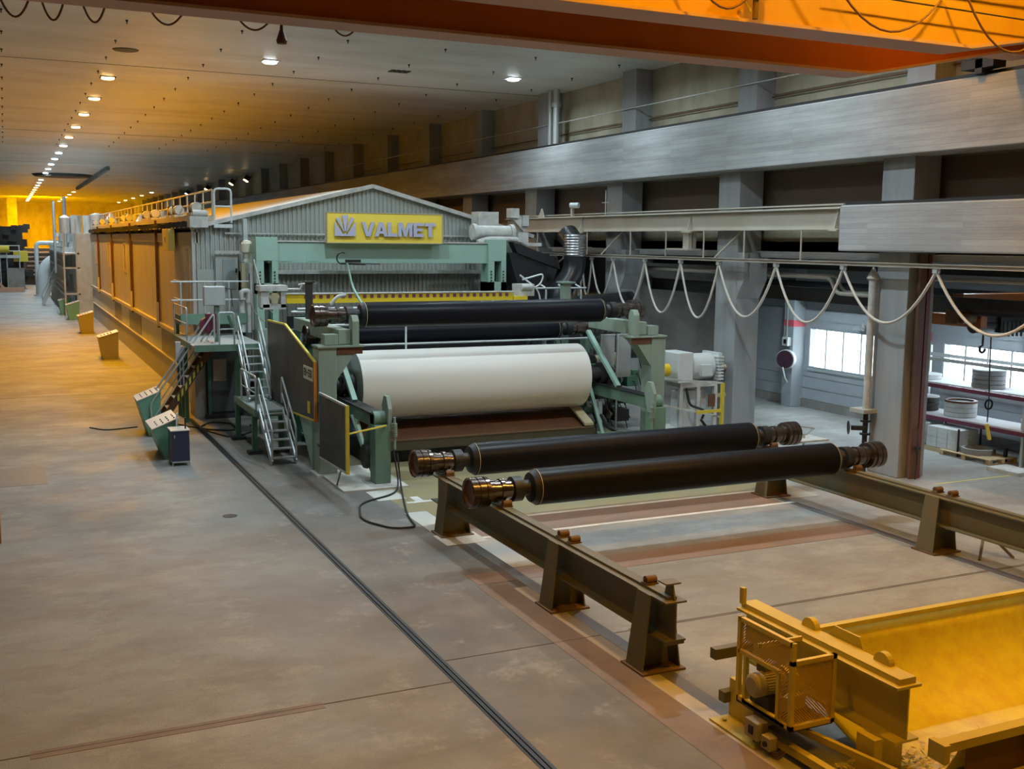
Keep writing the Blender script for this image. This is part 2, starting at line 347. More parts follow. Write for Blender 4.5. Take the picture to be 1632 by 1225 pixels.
# ================================================================== THE SHELL
XL, XR, YB, YF, XA = -9.0, 22.0, -6.0, 218.0, 26.9
struct(MB().box(XL, XA+0.4, YB, YF, -0.4, 0).build('floor', FLOORM))
struct(MB().box(XL, XR+0.5, YB, YF, CEIL, CEIL+0.4).build('ceiling', CEILM))
struct(MB().box(XL-0.4, XL, YB, YF, 0, CEIL).build('wall_left', CONC_D))
struct(MB().box(XL, XA+0.4, YB-0.4, YB, 0, CEIL).build('wall_back', CONC_D))
struct(MB().box(XL, XA+0.4, YF, YF+0.4, 0, CEIL).build('wall_far', PANELW))
struct(MB().box(XR, XR+0.3, YB, YF, 5.8, CEIL).build('wall_right', PANELW), 'yellowed upper wall above the crane beam')
# annex: outer wall with window openings, its own low ceiling
WIN = [(y0, y0+4.4) for y0 in (27.1, 20.0-0.15)] + [(12.6, 17.0)]
WIN = [(27.05, 31.5), (20.0, 25.15), (12.7, 17.9)]
mb = MB(); ys = [YB] + [v for w_ in sorted(WIN) for v in w_] + [YF]
mb.box(XA, XA+0.3, YB, YF, 0, 1.45).box(XA, XA+0.3, YB, YF, 2.97, 5.8)
for i in range(0, len(ys), 2): mb.box(XA, XA+0.3, ys[i], ys[i+1], 1.45, 2.97)
for k in range(14):
    z = 0.32+0.42*k
    if not 1.35 < z < 2.95: mb.box(XA-0.025, XA, 12, 40, z, z+0.395)
struct(mb.build('wall_annex', ANNEXW), 'grey boarded outer wall with strip windows')
struct(MB().box(XR, XA+0.4, YB, YF, 5.8, 6.1).build('ceiling_annex', CONC_D))
struct(MB().box(XA-0.09, XA-0.025, 12, 40, 0, 0.3).build('baseboard_annex', CONC_D))
for i, (a, b) in enumerate(WIN):
    fr = MB(); n = 5 if i == 0 else 6
    for k in range(n+1): y = a+(b-a)*k/n; fr.box(XA+0.02, XA+0.07, y-0.03, y+0.03, 1.45, 2.97)
    fr.box(XA-0.06, XA+0.12, a, b, 1.40, 1.46).box(XA+0.04, XA+0.12, a, b, 2.93, 2.97)
    o = struct(fr.build('window_%d' % (i+1), GALV))
    MB().box(XA+0.07, XA+0.08, a, b, 1.45, 2.97).build('pane', GLASS, o)
    portal((XA+0.35, (a+b)/2, 2.2), 1.5, b-a, (0, math.radians(90), 0))
# cross wall of the annex, ceiling pieces that close the low bay further back
struct(MB().box(XR, XA, 36.0, 36.3, 0, 5.8).build('wall_annex_end', CONC_D))
struct(MB().box(21.4, XR, YB, YF, 5.6, 5.8).build('trim_1', CONC), 'concrete ledge under the upper wall')

PITCH = 7.15
for k in range(-3, 26):
    y0 = 20.72+PITCH*k
    c = MB().box(20.8, 21.7, y0, y0+1.1, 0, 9.2)
    if k in (1, 2, 3): c.prism([(20.8, y0, 5.75), (20.8, y0, 4.3), (20.8, y0-0.35, 4.9), (20.8, y0-0.35, 5.75)], (0.9, 0, 0))
    c.box(21.3, 22.0, y0, y0+0.95, 9.2, CEIL)
    if k > 8: c.v = c.v  # far ones identical
    struct(c.build('pillar', CONC_P, bevel=0.02 if k < 5 else 0), 'concrete pillar carrying the crane beam')
struct(MB().box(20.25, 21.3, YB, YF, 8.25, 9.86).build('beam_crane_runway', CONC, bevel=0.03), 'board-marked concrete crane runway beam')
struct(MB().box(20.25, 20.8, YB, 22.75, 5.85, 7.06).build('beam_lower_runway', CONC, bevel=0.04), 'lower concrete runway beam ending beside the steel girder')
# dark infill behind the piers between the two runways
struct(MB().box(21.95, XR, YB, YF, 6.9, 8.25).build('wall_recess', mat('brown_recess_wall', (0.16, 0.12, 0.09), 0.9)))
# rails on both runways, conduit lines on upper wall
tag(MB().box(20.5, 20.62, YB, YF-1, 9.86, 9.98).build('crane_rail', BLACKM), 'dark crane rail along the top of the upper concrete beam', 'rail')
tag(MB().box(20.4, 20.5, YB, 22.7, 7.06, 7.14).build('crane_rail', BLACKM), 'short dark rail on the lower concrete beam', 'rail')
tag(MB().tube([(21.25, 20, 10.95), (21.25, 75, 10.95)], 0.02, 6).build('conduit', DUSTY), 'thin pale conduit crossing the upper pillars', 'conduit')
tag(MB().tube([(21.9, 12, 10.55), (21.9, 75, 10.55)], 0.02, 6).build('conduit', BROWN), 'thin dark conduit on the yellowed upper wall', 'conduit')
dp = MB().tube([(21.2, 41.2, 9.9), (21.2, 41.2, CEIL)], 0.14, 10)
dp.tube([(21.2, 41.2, 11.6), (21.2, 41.2, 11.8)], 0.2, 10).tube([(21.2, 41.75, 9.9), (21.2, 41.75, CEIL)], 0.09, 10)
tag(dp.build('drain_pipe', GALV), 'vertical drain pipes beside an upper wall pillar', 'pipe')

# ------------------------------------------------------------------ floor marks
def fl(name, x0, x1, y0, y1, m, label, h=0.004, z=0.0):
    return struct(MB().box(x0, x1, y0, y1, z, z+h).build(name, m), label)
fl('floor_marking', 7.9, 17.6, 20.0, 30.5, FPALE, 'ochre painted floor in front of the reel', 0.003)
fl('floor_marking', 8.3, 16.3, 19.75, 20.9, FBROWN, 'brown band between two white lines', 0.005)
fl('floor_marking', 8.2, 16.6, 20.9, 21.03, WPAINT, 'upper white line on the ochre floor', 0.007)
fl('floor_marking', 8.2, 16.6, 19.62, 19.75, WPAINT, 'lower white line on the ochre floor', 0.007)
fl('floor_marking', 8.15, 9.1, 23.02, 23.16, WPAINT, 'short white line in front of the reel', 0.006)
fl('floor_marking', 8.4, 8.6, 23.16, 23.6, WPAINT, 'stub of the white T mark', 0.006)
fl('floor_marking', 7.78, 8.3, 20.5, 22.2, FWHITE, 'white square patch beside the first stand leg', 0.006)
fl('floor_marking', 7.6, 8.3, 23.5, 24.5, FWHITE, 'white patch beside the reel foot', 0.005)
fl('floor_marking', 7.7, 8.6, 19.4, 20.2, FWHITE, 'white patch under the stand leg', 0.008)
fl('floor_marking', 8.07, 8.3, 9, 20.1, FDARK, 'dark strip under the left roll stand', 0.006)
fl('floor_marking', 16.4, 16.62, 9, 20.4, FDARK, 'dark strip under the right roll stand', 0.006)
fl('floor_marking', 8.9, 16.4, 16.8, 17.6, FBROWN, 'brown strip crossing between the stands', 0.005)
fl('floor_marking', 8.3, 9.6, 17.6, 19.6, mat('floor_pale_patch', (0.45, 0.45, 0.42), 0.45, var=0.1), 'pale patch under the left stand', 0.004)
fl('floor_marking', 7.3, 8.9, 16.9, 17.5, FBROWN, 'brown rust patch left of the roll stand', 0.004)
fl('floor_marking', 7.25, 7.8, 9.0, 16.88, FWORN, 'worn brown strip beside the left stand', 0.004)
fl('floor_marking', 7.8, 8.07, 9.0, 16.5, FLIGHT, 'pale strip beside the worn brown strip', 0.003)
fl('floor_marking', 0.0, 3.5, 13.05, 13.25, FWORN, 'brown tape strip across the aisle floor', 0.004)
for (x0, x1, y) in ((-9, 5.3, 13.16), (5.5, 20, 13.9), (-9, 5.2, 44.2), (8.6, 20, 13.95)):
    fl('floor_marking', x0, x1, y, y+0.018, SEAM, 'dark expansion joint across the floor', 0.0045)
fl('floor_marking', 5.31, 5.345, 4, 37, BLACKM, 'dark groove of the floor track', 0.006)
tag(MB().box(5.35, 5.40, 4, 37, 0, 0.022).box(5.42, 5.47, 4, 37, 0, 0.022).box(5.40, 5.42, 4, 37, 0, 0.006).build('floor_track', BLACKM), 'narrow steel track let into the floor beside the aisle', 'track')
for k in range(2): fl('floor_marking', 21.2+0*k, 26.5, 19.8-0.0*k, 19.87, YPAINT, 'yellow line on the annex floor', 0.004+0.001*k); break
fl('floor_marking', 6.0, 7.3, 27.2, 36.5, mat('floor_dark_zone', (0.17, 0.16, 0.14), 0.6, var=0.3, scale=2), 'darker floor under the stair platform', 0.003)  # mottled darker patch below stairs and platform
fl('floor_marking', 2.55, 3.1, 30.6, 31.3, mat('floor_hatch_plate', (0.20, 0.21, 0.21), 0.5), 'grey cover plate beside the consoles', 0.005)
fl('floor_marking', -0.6, 0.7, 28.3, 30.6, mat('floor_hatch_plate', (0.2, 0.2, 0.2)), 'large grey cover plate at the edge of the aisle', 0.005)
tag(MB().lathe((4.2, 23.45, 0), (0, 0, 1), [(0, 0.16), (0.006, 0.16)], 24).build('drain_cover', DARK), 'round drain cover in the aisle floor', 'drain cover')
tag(MB().lathe((8.93, 14.8, 0.035), (1, -0.25, 0), [(0, 0.02), (0.03, 0.035), (0.12, 0.035), (0.14, 0.012), (0.3, 0.008)], 10).build('screwdriver', BLUEP), 'blue handled tool lying on the floor between the stands', 'tool')

# ------------------------------------------------------------------ ceiling things
def lamp(x, y, warm, label, big=False):
    t = thing('ceiling_light', label, 'ceiling light', (x, y, CEIL), 'ceiling lights')
    r = 0.30
    h = MB().box(-r+x, r+x, y-r, y-r+0.05, CEIL-0.03, CEIL).box(-r+x, r+x, y+r-0.05, y+r, CEIL-0.03, CEIL).box(x-r, x-r+0.05, y-r+0.05, y+r-0.05, CEIL-0.03, CEIL).box(x+r-0.05, x+r, y-r+0.05, y+r-0.05, CEIL-0.03, CEIL)
    h.build('housing', BLACKM if not big else GALV, t)
    MB().lathe((x, y, CEIL-0.09), (0, 0, 1), [(0, 0.20), (0.02, 0.24), (0.09, 0.25)], 20).build('lamp_glass', LAMPO if warm else LAMPW, t)
for i, (x, y, c, p) in enumerate(LAMPS):
    if y < 36: continue
    warm = c != WHITE
    if abs(x-4.05) < 0.1: lb = 'warm sodium ceiling light in the long aisle row' if warm else 'white ceiling light in the long aisle row'
    elif x < 10 and y < 50: lb = 'white ceiling light above the corrugated hood front'
    elif y < 50: lb = 'white ceiling light near the right upper wall'
    elif x < 10: lb = 'small warm ceiling light far down the middle of the hall'
    else: lb = 'small far ceiling light above the hood roof'
    lamp(x, y, warm, lb, y < 42)
fx = None
for i, y in enumerate((103.2, 110.5, 124.9, 139.2)):
    t = thing('flood_light', ('warm' if i < 3 else 'white')+' tilted floodlight on the far right wall', 'floodlight', (20.95, y, 11.5), 'floodlights on the right wall')
    MB().bar((21.3, y, 11.9), (20.9, y, 11.6), 0.06).build('bracket', BLACKM, t)
    MB().bar((20.95, y, 11.85), (20.7, y, 11.45), 0.5, 0.5).build('housing', BLACKM, t)
    MB().bar((20.69, y, 11.43), (20.66, y, 11.38), 0.42, 0.42).build('lamp_glass', LAMPO if i < 3 else LAMPW, t)
for y in (14.5, 22.5, 29.5):  # fittings added to go with the annex fill lamps
    t = thing('added_tube_light', 'added tube light fitting under the annex ceiling', 'ceiling light', (24.6, y, 5.65), 'added annex tube lights')
    MB().box(24.0, 25.2, y-0.12, y+0.12, 5.72, 5.8).build('housing', GALV, t); MB().box(24.05, 25.15, y-0.05, y+0.05, 5.66, 5.72).build('tube', LAMPW, t)
anc = None
for k in range(7):
    for j in range(14):
        x, y = 0.22+3.35*k, 34.6+3.6*j
        if anc is None:
            m = MB().lathe((x, y, CEIL-0.11), (0, 0, 1), [(0, 0.015), (0.07, 0.015), (0.07, 0.04), (0.11, 0.04)], 8)
            anc = m.build('ceiling_bolt', BLACKM); tag(anc, 'small black anchor bolt hanging from the ceiling', 'bolt', 'ceiling anchor bolts'); bz = anc.location.z
        else:
            c = anc.copy(); COL.objects.link(c); c.location = (x, y, bz)
o = MB().lathe((4.05, 39.95, CEIL-0.03), (0, 0, 1), [(0, 0.40), (0.03, 0.44)], 24); tag(o.build('ceiling_vent', DARK), 'round dark grille in the ceiling before the lamp row', 'vent')
o = MB()
for k in range(4): o.box(13.45+0.2*k, 13.6+0.2*k, 39.6, 40.1, CEIL-0.03, CEIL)
tag(o.build('ceiling_vent', DARK), 'rectangular slotted grille in the pale ceiling', 'vent')
for i, y in enumerate((43.5, 72.2, 101.8)):
    struct(MB().box(XL, XR, y, y+0.03, CEIL-0.012, CEIL).build('trim_%d' % (i+2), SEAM), 'joint line across the ceiling')
struct(MB().box(8.6, 8.9, 104.5, 150, CEIL-0.35, CEIL).build('beam_far_duct', CONC_D))
tag(MB().lathe((5.7, 121, CEIL-0.25), (0, 0, 1), [(0, 2.6), (0.25, 2.9)], 32).build('ceiling_vent', DARK), 'wide dark round recess in the far ceiling', 'vent')

# ------------------------------------------------------------------ overhead bridge crane
def girder(y0, y1, m, lbl, xk, z0=9.35, z1=11.3):
    zb = z0+0.05
    t = thing('crane_girder', lbl, 'crane girder', (6, (y0+y1)/2, z0), 'bridge crane girders')
    a, b = y0+0.06, y1-0.06
    MB().prism([(XL+0.6, a, zb), (xk, a, zb), (19.2, a, z0+0.75), (20.2, a, z0+0.75), (20.2, a, z1), (XL+0.6, a, z1)], (0, b-a, 0)).build('web_box', m, t)
    f = MB().box(XL+0.6, xk, y0, y1, z0, zb)
    f.prism([(xk, y0, z0), (xk, y0, zb), (19.2, y0, z0+0.75), (20.2, y0, z0+0.75), (20.2, y0, z0+0.70), (19.2, y0, z0+0.70)][::-1], (0, y1-y0, 0))
    f.build('bottom_flange', CRANEB, t)
    return t
g1 = girder(16.85, 17.5, CRANEO, 'far dark orange girder of the overhead bridge crane', 15.6)
g2 = girder(13.9, 14.6, CRANEY, 'near bright yellow girder of the overhead bridge crane', 15.1)
t = thing('crane_end_carriage', 'dark end carriage of the bridge crane on the upper rail', 'crane carriage', (20.55, 16, 9.98))
MB().box(20.3, 20.85, 12.6, 18.9, 10.25, 10.75).build('frame', BLACKM, t)
for y in (13.2, 15.2, 17.0, 18.5): MB().cyl((20.48, y, 10.18), (20.66, y, 10.18), 0.2, 20).build('wheel', DARK, t)
MB().box(20.1, 20.5, 17.9, 18.8, 10.0, 10.2).box(20.1, 20.2, 18.2, 18.4, 9.88, 10.3).build('rail_sweeper', BLACKM, t)
c = MB()
for xa, xb, dr in ((0.05, 0.55, 0.42), (0.62, 1.0, 0.42), (1.18, 1.58, 0.40), (2.1, 2.75, 0.34), (3.4, 4.1, 0.30), (4.9, 5.5, 0.30)): c.tube(sag((xa, 17.75, 9.58 if xb < 4.5 else 9.66), (xb, 17.75, 9.62), dr+0.02), 0.016, 6)
c.box(-2, 7, 17.6, 17.72, 9.58, 9.66)
tag(c.build('festoon_loops', CABLEO), 'dark looped cable hanging behind the far crane girder', 'cable')
tag(MB().lathe((4.17, 17.72, 9.1), (0, 0, 1), [(0, 0.075), (0.05, 0.09), (0.22, 0.03), (0.4, 0.02)], 14).build('warning_bell', BROWN), 'small cone shaped hanger below the far crane girder', 'bell')
c = MB()  # loops modelled where festoon cable only casts shadows on the girder
for xa, xb, dr in ((8.9, 10.6, 0.95), (11.5, 14.3, 1.0), (14.35, 16.9, 1.1)): c.tube(sag((xa, 13.55, 10.35), (xb, 13.55, 10.4), dr), 0.02, 6)
c.tube([(5, 13.6, 10.42), (18, 13.6, 10.42)], 0.02, 6)
for xa in (8.9, 10.6, 11.5, 14.3, 16.9): c.bar((xa, 13.6, 10.42), (xa, 13.96, 10.42), 0.03)
tag(c.build('festoon_loops', CABLEO), 'cable loops shaped after shadows on the near crane girder face', 'cable')
tag(MB().tube([(12.0, 13.72, 9.93), (17.5, 13.72, 9.86)], 0.014, 6).build('wire_rope', BLACKM), 'thin dark rope along the near crane girder face', 'rope')
t = thing('crane_floodlight', 'yellow bracket lamp hanging on the near crane girder', 'lamp', (10.4, 13.7, 9.33))
MB().lathe((10.4, 13.72, 9.66), (0, 0, 1), [(0, 0.10), (0.05, 0.16), (0.25, 0.16)], 16).build('hood', YELLOWP, t)
MB().cyl((10.4, 13.72, 9.36), (10.4, 13.72, 9.68), 0.045, 12).build('stem', RUST, t)
MB().bar((10.15, 13.74, 9.72), (10.4, 13.84, 9.5), 0.02, 0.06).build('bracket', YELLOWP, t)

# ------------------------------------------------------------------ steel runway girder, monorail, cables
t = thing('steel_runway_girder', 'cream steel runway girder hung along the pillar row', 'girder', (20.45, 34, 6.42))
MB().ibeam_y(20.45, 22.8, 44.3, 6.42, 7.0, 0.34).box(20.36, 20.54, 22.8, 44.3, 7.0, 7.03).box(20.6, 20.75, 23, 44.5, 7.09, 7.13).build('beam', BEAMP, t)
for y in (22.95, 29.9, 37.3, 44.1): MB().prism([(20.46, y, 6.45), (20.27, y, 6.45), (20.40, y, 6.98), (20.46, y, 6.98)], (0, 0.03, 0)).build('stiffener', BEAMP, t)
for y in (29.9, 37.3): MB().box(20.2, 20.7, y-0.25, y+0.25, 6.36, 6.42).box(20.44, 20.46, y-0.04, y+0.5, 5.85, 6.36).box(20.3, 20.6, y-0.04, y, 5.85, 6.36).box(20.2, 20.75, y-0.15, y+1.2, 5.80, 5.85).build('hanger_bracket', BEAMP, t)
MB().box(20.2, 20.9, 22.78, 23.1, 6.38, 6.42).build('end_plate', BEAMP, t)
t = thing('monorail', 'thin white monorail beam carrying the looped cables', 'monorail', (20.3, 30, 5.48))
MB().box(20.22, 20.38, 15.0, 43.2, 5.56, 5.575).box(20.29, 20.31, 15.0, 43.2, 5.49, 5.56).box(20.22, 20.38, 15.0, 43.2, 5.475, 5.49).build('beam', BEAMP, t)
for y in (24.3, 26.9, 29.0, 31.2, 33.5, 36.7, 41): MB().bar((20.3, y, 5.57), (20.3, y, 6.43), 0.035).build('hanger', BEAMP, t)
for y in (28.4, 35.6): MB().bar((20.3, y, 5.57), (20.75, y-0.9, 6.5), 0.05).build('brace', BEAMP, t)
hy = [38.5, 37.8, 37.45, 37.05, 36.3, 34.7, 32.5, 30.27, 28.15, 25.35, 22.55, 19.35, 15.8]
lz = [4.0, 4.0, 4.0, 4.0, 4.05, 3.75, 3.66, 3.63, 3.82, 3.85, 4.05, 4.0]
for i in range(12):
    a, b = hy[i], hy[i+1]; close = i < 3
    pts = sag((20.3, a, 5.40), (20.3, b, 5.40), 5.40-(lz[i] if not close else 3.9), 18)
    o = MB().tube(pts, 0.038, 8).build('cable_loop', CABLEW)
    if i < 4: tag(o, 'long narrow cable loop bunched at the far end of the monorail', 'cable', 'bunched cable loops')
    else: tag(o, ['', '', '', '', 'cable loop behind the top roll end', 'cable loop in front of the third pillar', 'cable loop left of the middle opening', 'cable loop hanging beside the middle pillar', 'cable loop crossing the middle pillar', 'wide cable loop above the first window', 'wide cable loop crossing the big near pillar', 'warm lit cable loop beside the chain hoist'][i], 'cable', 'festoon cable loops')
cr = None
for i, y in enumerate(hy):
    if cr is None:
        cr = MB().box(20.24, 20.36, y-0.07, y+0.07, 5.36, 5.475).tube(arc((20.3, y, 5.36), 0.09, 0, 180, 8, (0, 1, 0), (0, 0, 1)), 0.02, 6).build('cable_trolley', GALV)
        tag(cr, 'small trolley carrying a cable loop under the monorail', 'trolley', 'cable trolleys')
        lz0 = cr.location.z
    else: c = cr.copy(); COL.objects.link(c); c.location = (20.3, y, lz0)
tag(MB().tube(sag((20.3, 41.2, 5.45), (20.3, 38.5, 5.45), 0.35), 0.03, 6).build('cable_loop', CABLEW), 'shallow first cable loop at the far monorail end', 'cable')
t = thing('surveillance_camera', 'small white camera on a post above the steel girder', 'camera', (20.45, 38.2, 7.03))
MB().box(20.4, 20.5, 38.15, 38.28, 7.03, 7.5).build('post', BEAMP, t); MB().cyl((20.3, 38.1, 7.45), (20.5, 37.8, 7.45), 0.11, 14).build('body', MOTORW, t)
tag(MB().tube([(20.45, 35.6, 7.03), (20.45, 35.6, 7.95)], 0.02, 6).bar((20.45, 35.35, 7.5), (20.45, 35.85, 7.5), 0.03).build('antenna_mast', GALV), 'thin cross shaped mast on the steel girder', 'mast')
tag(MB().prism([(20.4, 40.6, 7.03), (20.4, 41.2, 7.03), (20.4, 40.85, 7.4)], (0.04, 0, 0)).build('fin_plate', BEAMP), 'small upright plate on the steel girder', 'plate')

# ================================================================== THE ANNEX BEHIND THE PILLARS
for y0 in (31.75, 24.6+1.05, 18.6):
    pc = MB().box(26.35, XA, y0, y0+0.55, 0, 5.8); o = struct(pc.build('pillar_annex', ANNEXW, bevel=0.015), 'grey pillar against the annex wall')
    MB().box(26.343, XA, y0-0.006, y0+0.556, 3.0, 3.24).build('red_band', RED_B, o)
t = thing('hose_reel', 'round white hose reel with a dark face on the annex pillar', 'hose reel', (26.1, 32.0, 1.45))
ax_ = V((-1, -0.45, 0)).normalized(); o_ = V((26.30, 31.95, 1.78))
MB().lathe(o_, ax_, [(0, 0.36), (0.2, 0.36), (0.2, 0.33)], 28).build('drum', MOTORW, t)
MB().lathe(o_+ax_*0.205, ax_, [(0, 0.33), (0.03, 0.33)], 28).lathe(o_+ax_*0.235, ax_, [(0, 0.06), (0.03, 0.05)], 12).build('face', mat('dark_reel_face', (0.05, 0.02, 0.035), 0.5), t)
MB().tube([(26.0, 31.85, 1.5), (26.05, 31.75, 1.1), (26.2, 31.8, 0.95)], 0.03, 8).build('nozzle', MOTORW, t)
t = thing('switch_box', 'small framed switch box above the hose reel', 'switch box', (26.3, 31.6, 2.3))
MB().box(26.18, 26.34, 31.85, 32.15, 2.28, 2.6).build('frame', MOTORW, t); MB().box(26.17, 26.18, 31.92, 32.08, 2.36, 2.52).build('face', BLACKM, t)
MB().tube([(26.26, 32, 2.6), (26.26, 32, 4.6)], 0.025, 6).build('conduit', GALV, t)
# steel beams, trays and pipes under the annex ceiling
tag(MB().ibeam_y(26.2, 8, 36, 4.3, 4.72, 0.25).build('annex_crane_rail_beam', BLACKM), 'dark runway beam along the annex wall', 'beam')
tag(MB().ibeam_y(22.85, 8, 36, 4.25, 4.68, 0.2).build('annex_crane_rail_beam', DARK), 'dark runway beam behind the pillar row', 'beam')
for k in range(7): tag(MB().ibeam_y(22.9+0.55*k, 8, 36, 5.25, 5.45, 0.12).build('cable_tray', DARK), 'dark cable tray under the annex ceiling', 'cable tray', 'annex cable trays')
p = MB()
for x, z, r in ((22.2, 5.05, 0.06), (22.45, 5.1, 0.04)):
    p.tube(fillet([(x, 36, z), (x, 25.2, z), (x, 24.9, z-0.45), (x, 23.2, z-0.45), (x, 22.9, z), (x, 21.5, z)], 0.2), r, 10)
tag(p.build('pipe_run', BEAMP), 'pale pipe with a stepped bend behind the pillars', 'pipe')
tag(MB().tube([(22.2, 21.9, 5.15), (22.2, 10, 5.15)], 0.055, 10).build('pipe_run', BEAMP), 'warm lit straight pipe above the orange hoist crane', 'pipe')
tag(MB().box(21.7, 22.0, 21.3, 21.75, 3.85, 4.4).build('junction_box', GALV), 'grey junction box beneath the stepped pipe', 'junction box')
# big near pillar fittings
t = thing('standpipe', 'dusty vertical standpipe with red handwheel valve on the near pillar', 'pipe', (20.6, 21.75, 0.0))
MB().tube([(20.6, 21.75, 1.7), (20.6, 21.75, 5.1)], 0.10, 14).build('riser', DUSTY, t)
MB().lathe((20.6, 21.75, 5.1), (0, 0, 1), [(0, 0.11), (0.05, 0.17), (0.35, 0.02)], 14).build('cap', BEAMP, t)
MB().box(20.35, 20.8, 21.55, 22.1, 1.6, 1.7).build('bracket', BEAMP, t)
MB().tube([(20.6, 21.75, 0), (20.6, 21.75, 1.6)], 0.07, 12).lathe((20.6, 21.75, 1.0), (0, 0, 1), [(0, 0.14), (0.05, 0.14)], 14).lathe((20.6, 21.75, 1.35), (0, 0, 1), [(0, 0.14), (0.05, 0.14)], 14).bar((20.6, 21.75, 1.18), (20.3, 21.95, 1.18), 0.12).build('valve_body', BLACKM, t)
wh = MB().tube(arc((20.25, 22.0, 1.18), 0.17, 0, 360, 20, (0, 0, 1), (0.55, 0.83, 0)), 0.016, 6)
for a in range(0, 360, 72): q = V((20.25, 22.0, 1.18)); wh.tube([q, q+V((0, 0, 1))*math.cos(math.radians(a))*0.17+V((0.55, 0.83, 0))*math.sin(math.radians(a))*0.17], 0.01, 5)
wh.build('handwheel', BLACKM, t)
tag(MB().box(21.0, 21.22, 20.52, 20.56, 0, 5.8).box(21.08, 21.14, 20.56, 20.70, 0, 5.8).build('steel_post', mat('rusty_brown_post', (0.14, 0.07, 0.045), 0.55, var=0.3)), 'rusty brown steel strip post in front of the near pillar', 'post')
tag(MB().box(21.28, 21.40, 20.54, 20.70, 0, 5.8).build('steel_channel', mat('red_brown_steel', (0.16, 0.04, 0.04), 0.5, var=0.3)), 'dark red steel channel beside the rusty post', 'post')
tag(MB().tube(fillet([(21.3, 20.55, 1.3), (21.2, 20.45, 1.35), (21.1, 20.4, 1.1), (21.2, 20.45, 0.6), (21.15, 20.45, 0.0)], 0.1), 0.02, 8).box(21.12, 21.26, 20.42, 20.5, 0.78, 0.86).build('air_fitting', DARK), 'small air fitting on the near pillar foot', 'fitting')
# orange suspended hoist crane
t = thing('hoist_crane', 'dark orange underslung crane in the annex', 'crane', (24.3, 20.5, 4.0))
MB().box(23.0, 26.05, 20.95, 21.3, 4.25, 4.75).build('girder', ORANGEP, t)
MB().box(22.98, 23.2, 20.3, 22.3, 3.9, 4.2).build('end_carriage', ORANGEP, t); MB().box(25.85, 26.05, 20.3, 22.3, 3.95, 4.25).build('end_carriage', ORANGEP, t)
for k, yy in enumerate((20.6, 22.0)): MB().cyl((22.6, yy, 4.12), (22.74, yy, 4.12), 0.12, 14).build('wheel', BLACKM, t)
MB().box(22.4, 23.4, 20.55, 20.95, 4.0, 4.35).cyl((22.5, 20.5, 4.15), (22.9, 20.5, 4.15), 0.14, 14).build('drive_motor', RUST, t)
t = thing('chain_hoist', 'dark chain hoist with hook hanging from the orange crane', 'hoist', (24.2, 20.9, 3.6))
MB().box(23.5, 24.4, 20.9, 21.3, 3.95, 4.2).cyl((23.6, 21.1, 3.9), (24.4, 21.1, 3.9), 0.22, 16).box(24.3, 25.2, 20.8, 21.35, 3.7, 4.15).build('body', BLACKM, t)
for k in range(5): MB().box(24.4+0.16*k, 24.48+0.16*k, 20.78, 20.8, 3.6, 4.0).build('fin', DARK, t)
MB().tube([(24.0, 21.1, 3.8), (24.0, 21.1, 3.35)], 0.03, 6).tube(arc((24.0, 21.1, 3.25), 0.10, 90, 360, 12, (1, 0, 0), (0, 0, 1)), 0.035, 8).build('hook', BLACKM, t)
t = thing('pendant_control', 'black pendant cable with a coil and yellow control box', 'pendant control', (23.95, 20.7, 1.0))
MB().tube([(23.95, 20.8, 3.7), (23.95, 20.75, 2.4), (23.92, 20.7, 2.0), (23.92, 20.7, 1.3)], 0.018, 6).tube(arc((23.95, 20.72, 1.78), 0.13, 0, 720, 40, (1, 0, 0), (0, 0, 1)), 0.025, 6).build('cable', CABLEB, t)
MB().bar((23.9, 20.7, 1.25), (24.0, 20.66, 0.82), 0.09, 0.07).build('control_box', YELLOWP, t)
# dock equipment past the second roll
t = thing('hand_cart', 'small grey frame cart beyond the back roll end', 'cart', (17.9, 22.2, 0))
MB().bar((18.0, 22.4, 0.95), (19.2, 22.4, 1.0), 0.05).bar((18.0, 22.4, 0.95), (18.4, 21.9, 1.35), 0.03).bar((19.2, 22.4, 1.0), (19.0, 21.9, 1.25), 0.03).bar((18.4, 21.9, 1.35), (19.0, 21.9, 1.25), 0.03).build('frame', GALV, t)
for x in (18.05, 19.1): MB().bar((x, 22.4, 0), (x, 22.4, 1.0), 0.04).build('leg', GALV, t)
MB().box(18.0, 19.6, 22.0, 22.8, 0.86, 0.9).build('tray', DUSTY, t)
# pallet rack
def rack():
    t = thing('pallet_rack', 'long storage rack with maroon shelf beams under the window', 'rack', (25.6, 20, 0))
    for y in (13.0, 16.3, 20.5, 25.0):
        for x in (25.1, 26.2):
            MB().box(x-0.04, x+0.04, y-0.04, y+0.04, 0, 2.95).build('post', GALV, t)
        MB().bar((25.1, y, 0.4), (26.2, y, 1.7), 0.03).bar((26.2, y, 0.4), (25.1, y, 1.7), 0.03).build('brace', GALV, t)
    for z, m in ((0.85, MAROON), (1.82, MAROON)):
        for x in (25.06, 26.2): MB().box(x-0.03, x+0.03, 13, 25.1, z, z+0.11).build('shelf_beam', m, t)
        MB().box(25.1, 26.2, 13, 25.1, z+0.11, z+0.15).build('shelf_deck', PAPERST, t)
    MB().box(25.03, 25.09, 13, 25.1, 2.62, 2.72).box(26.17, 26.23, 13, 25.1, 2.62, 2.72).build('shelf_beam', GALV, t)
rack()
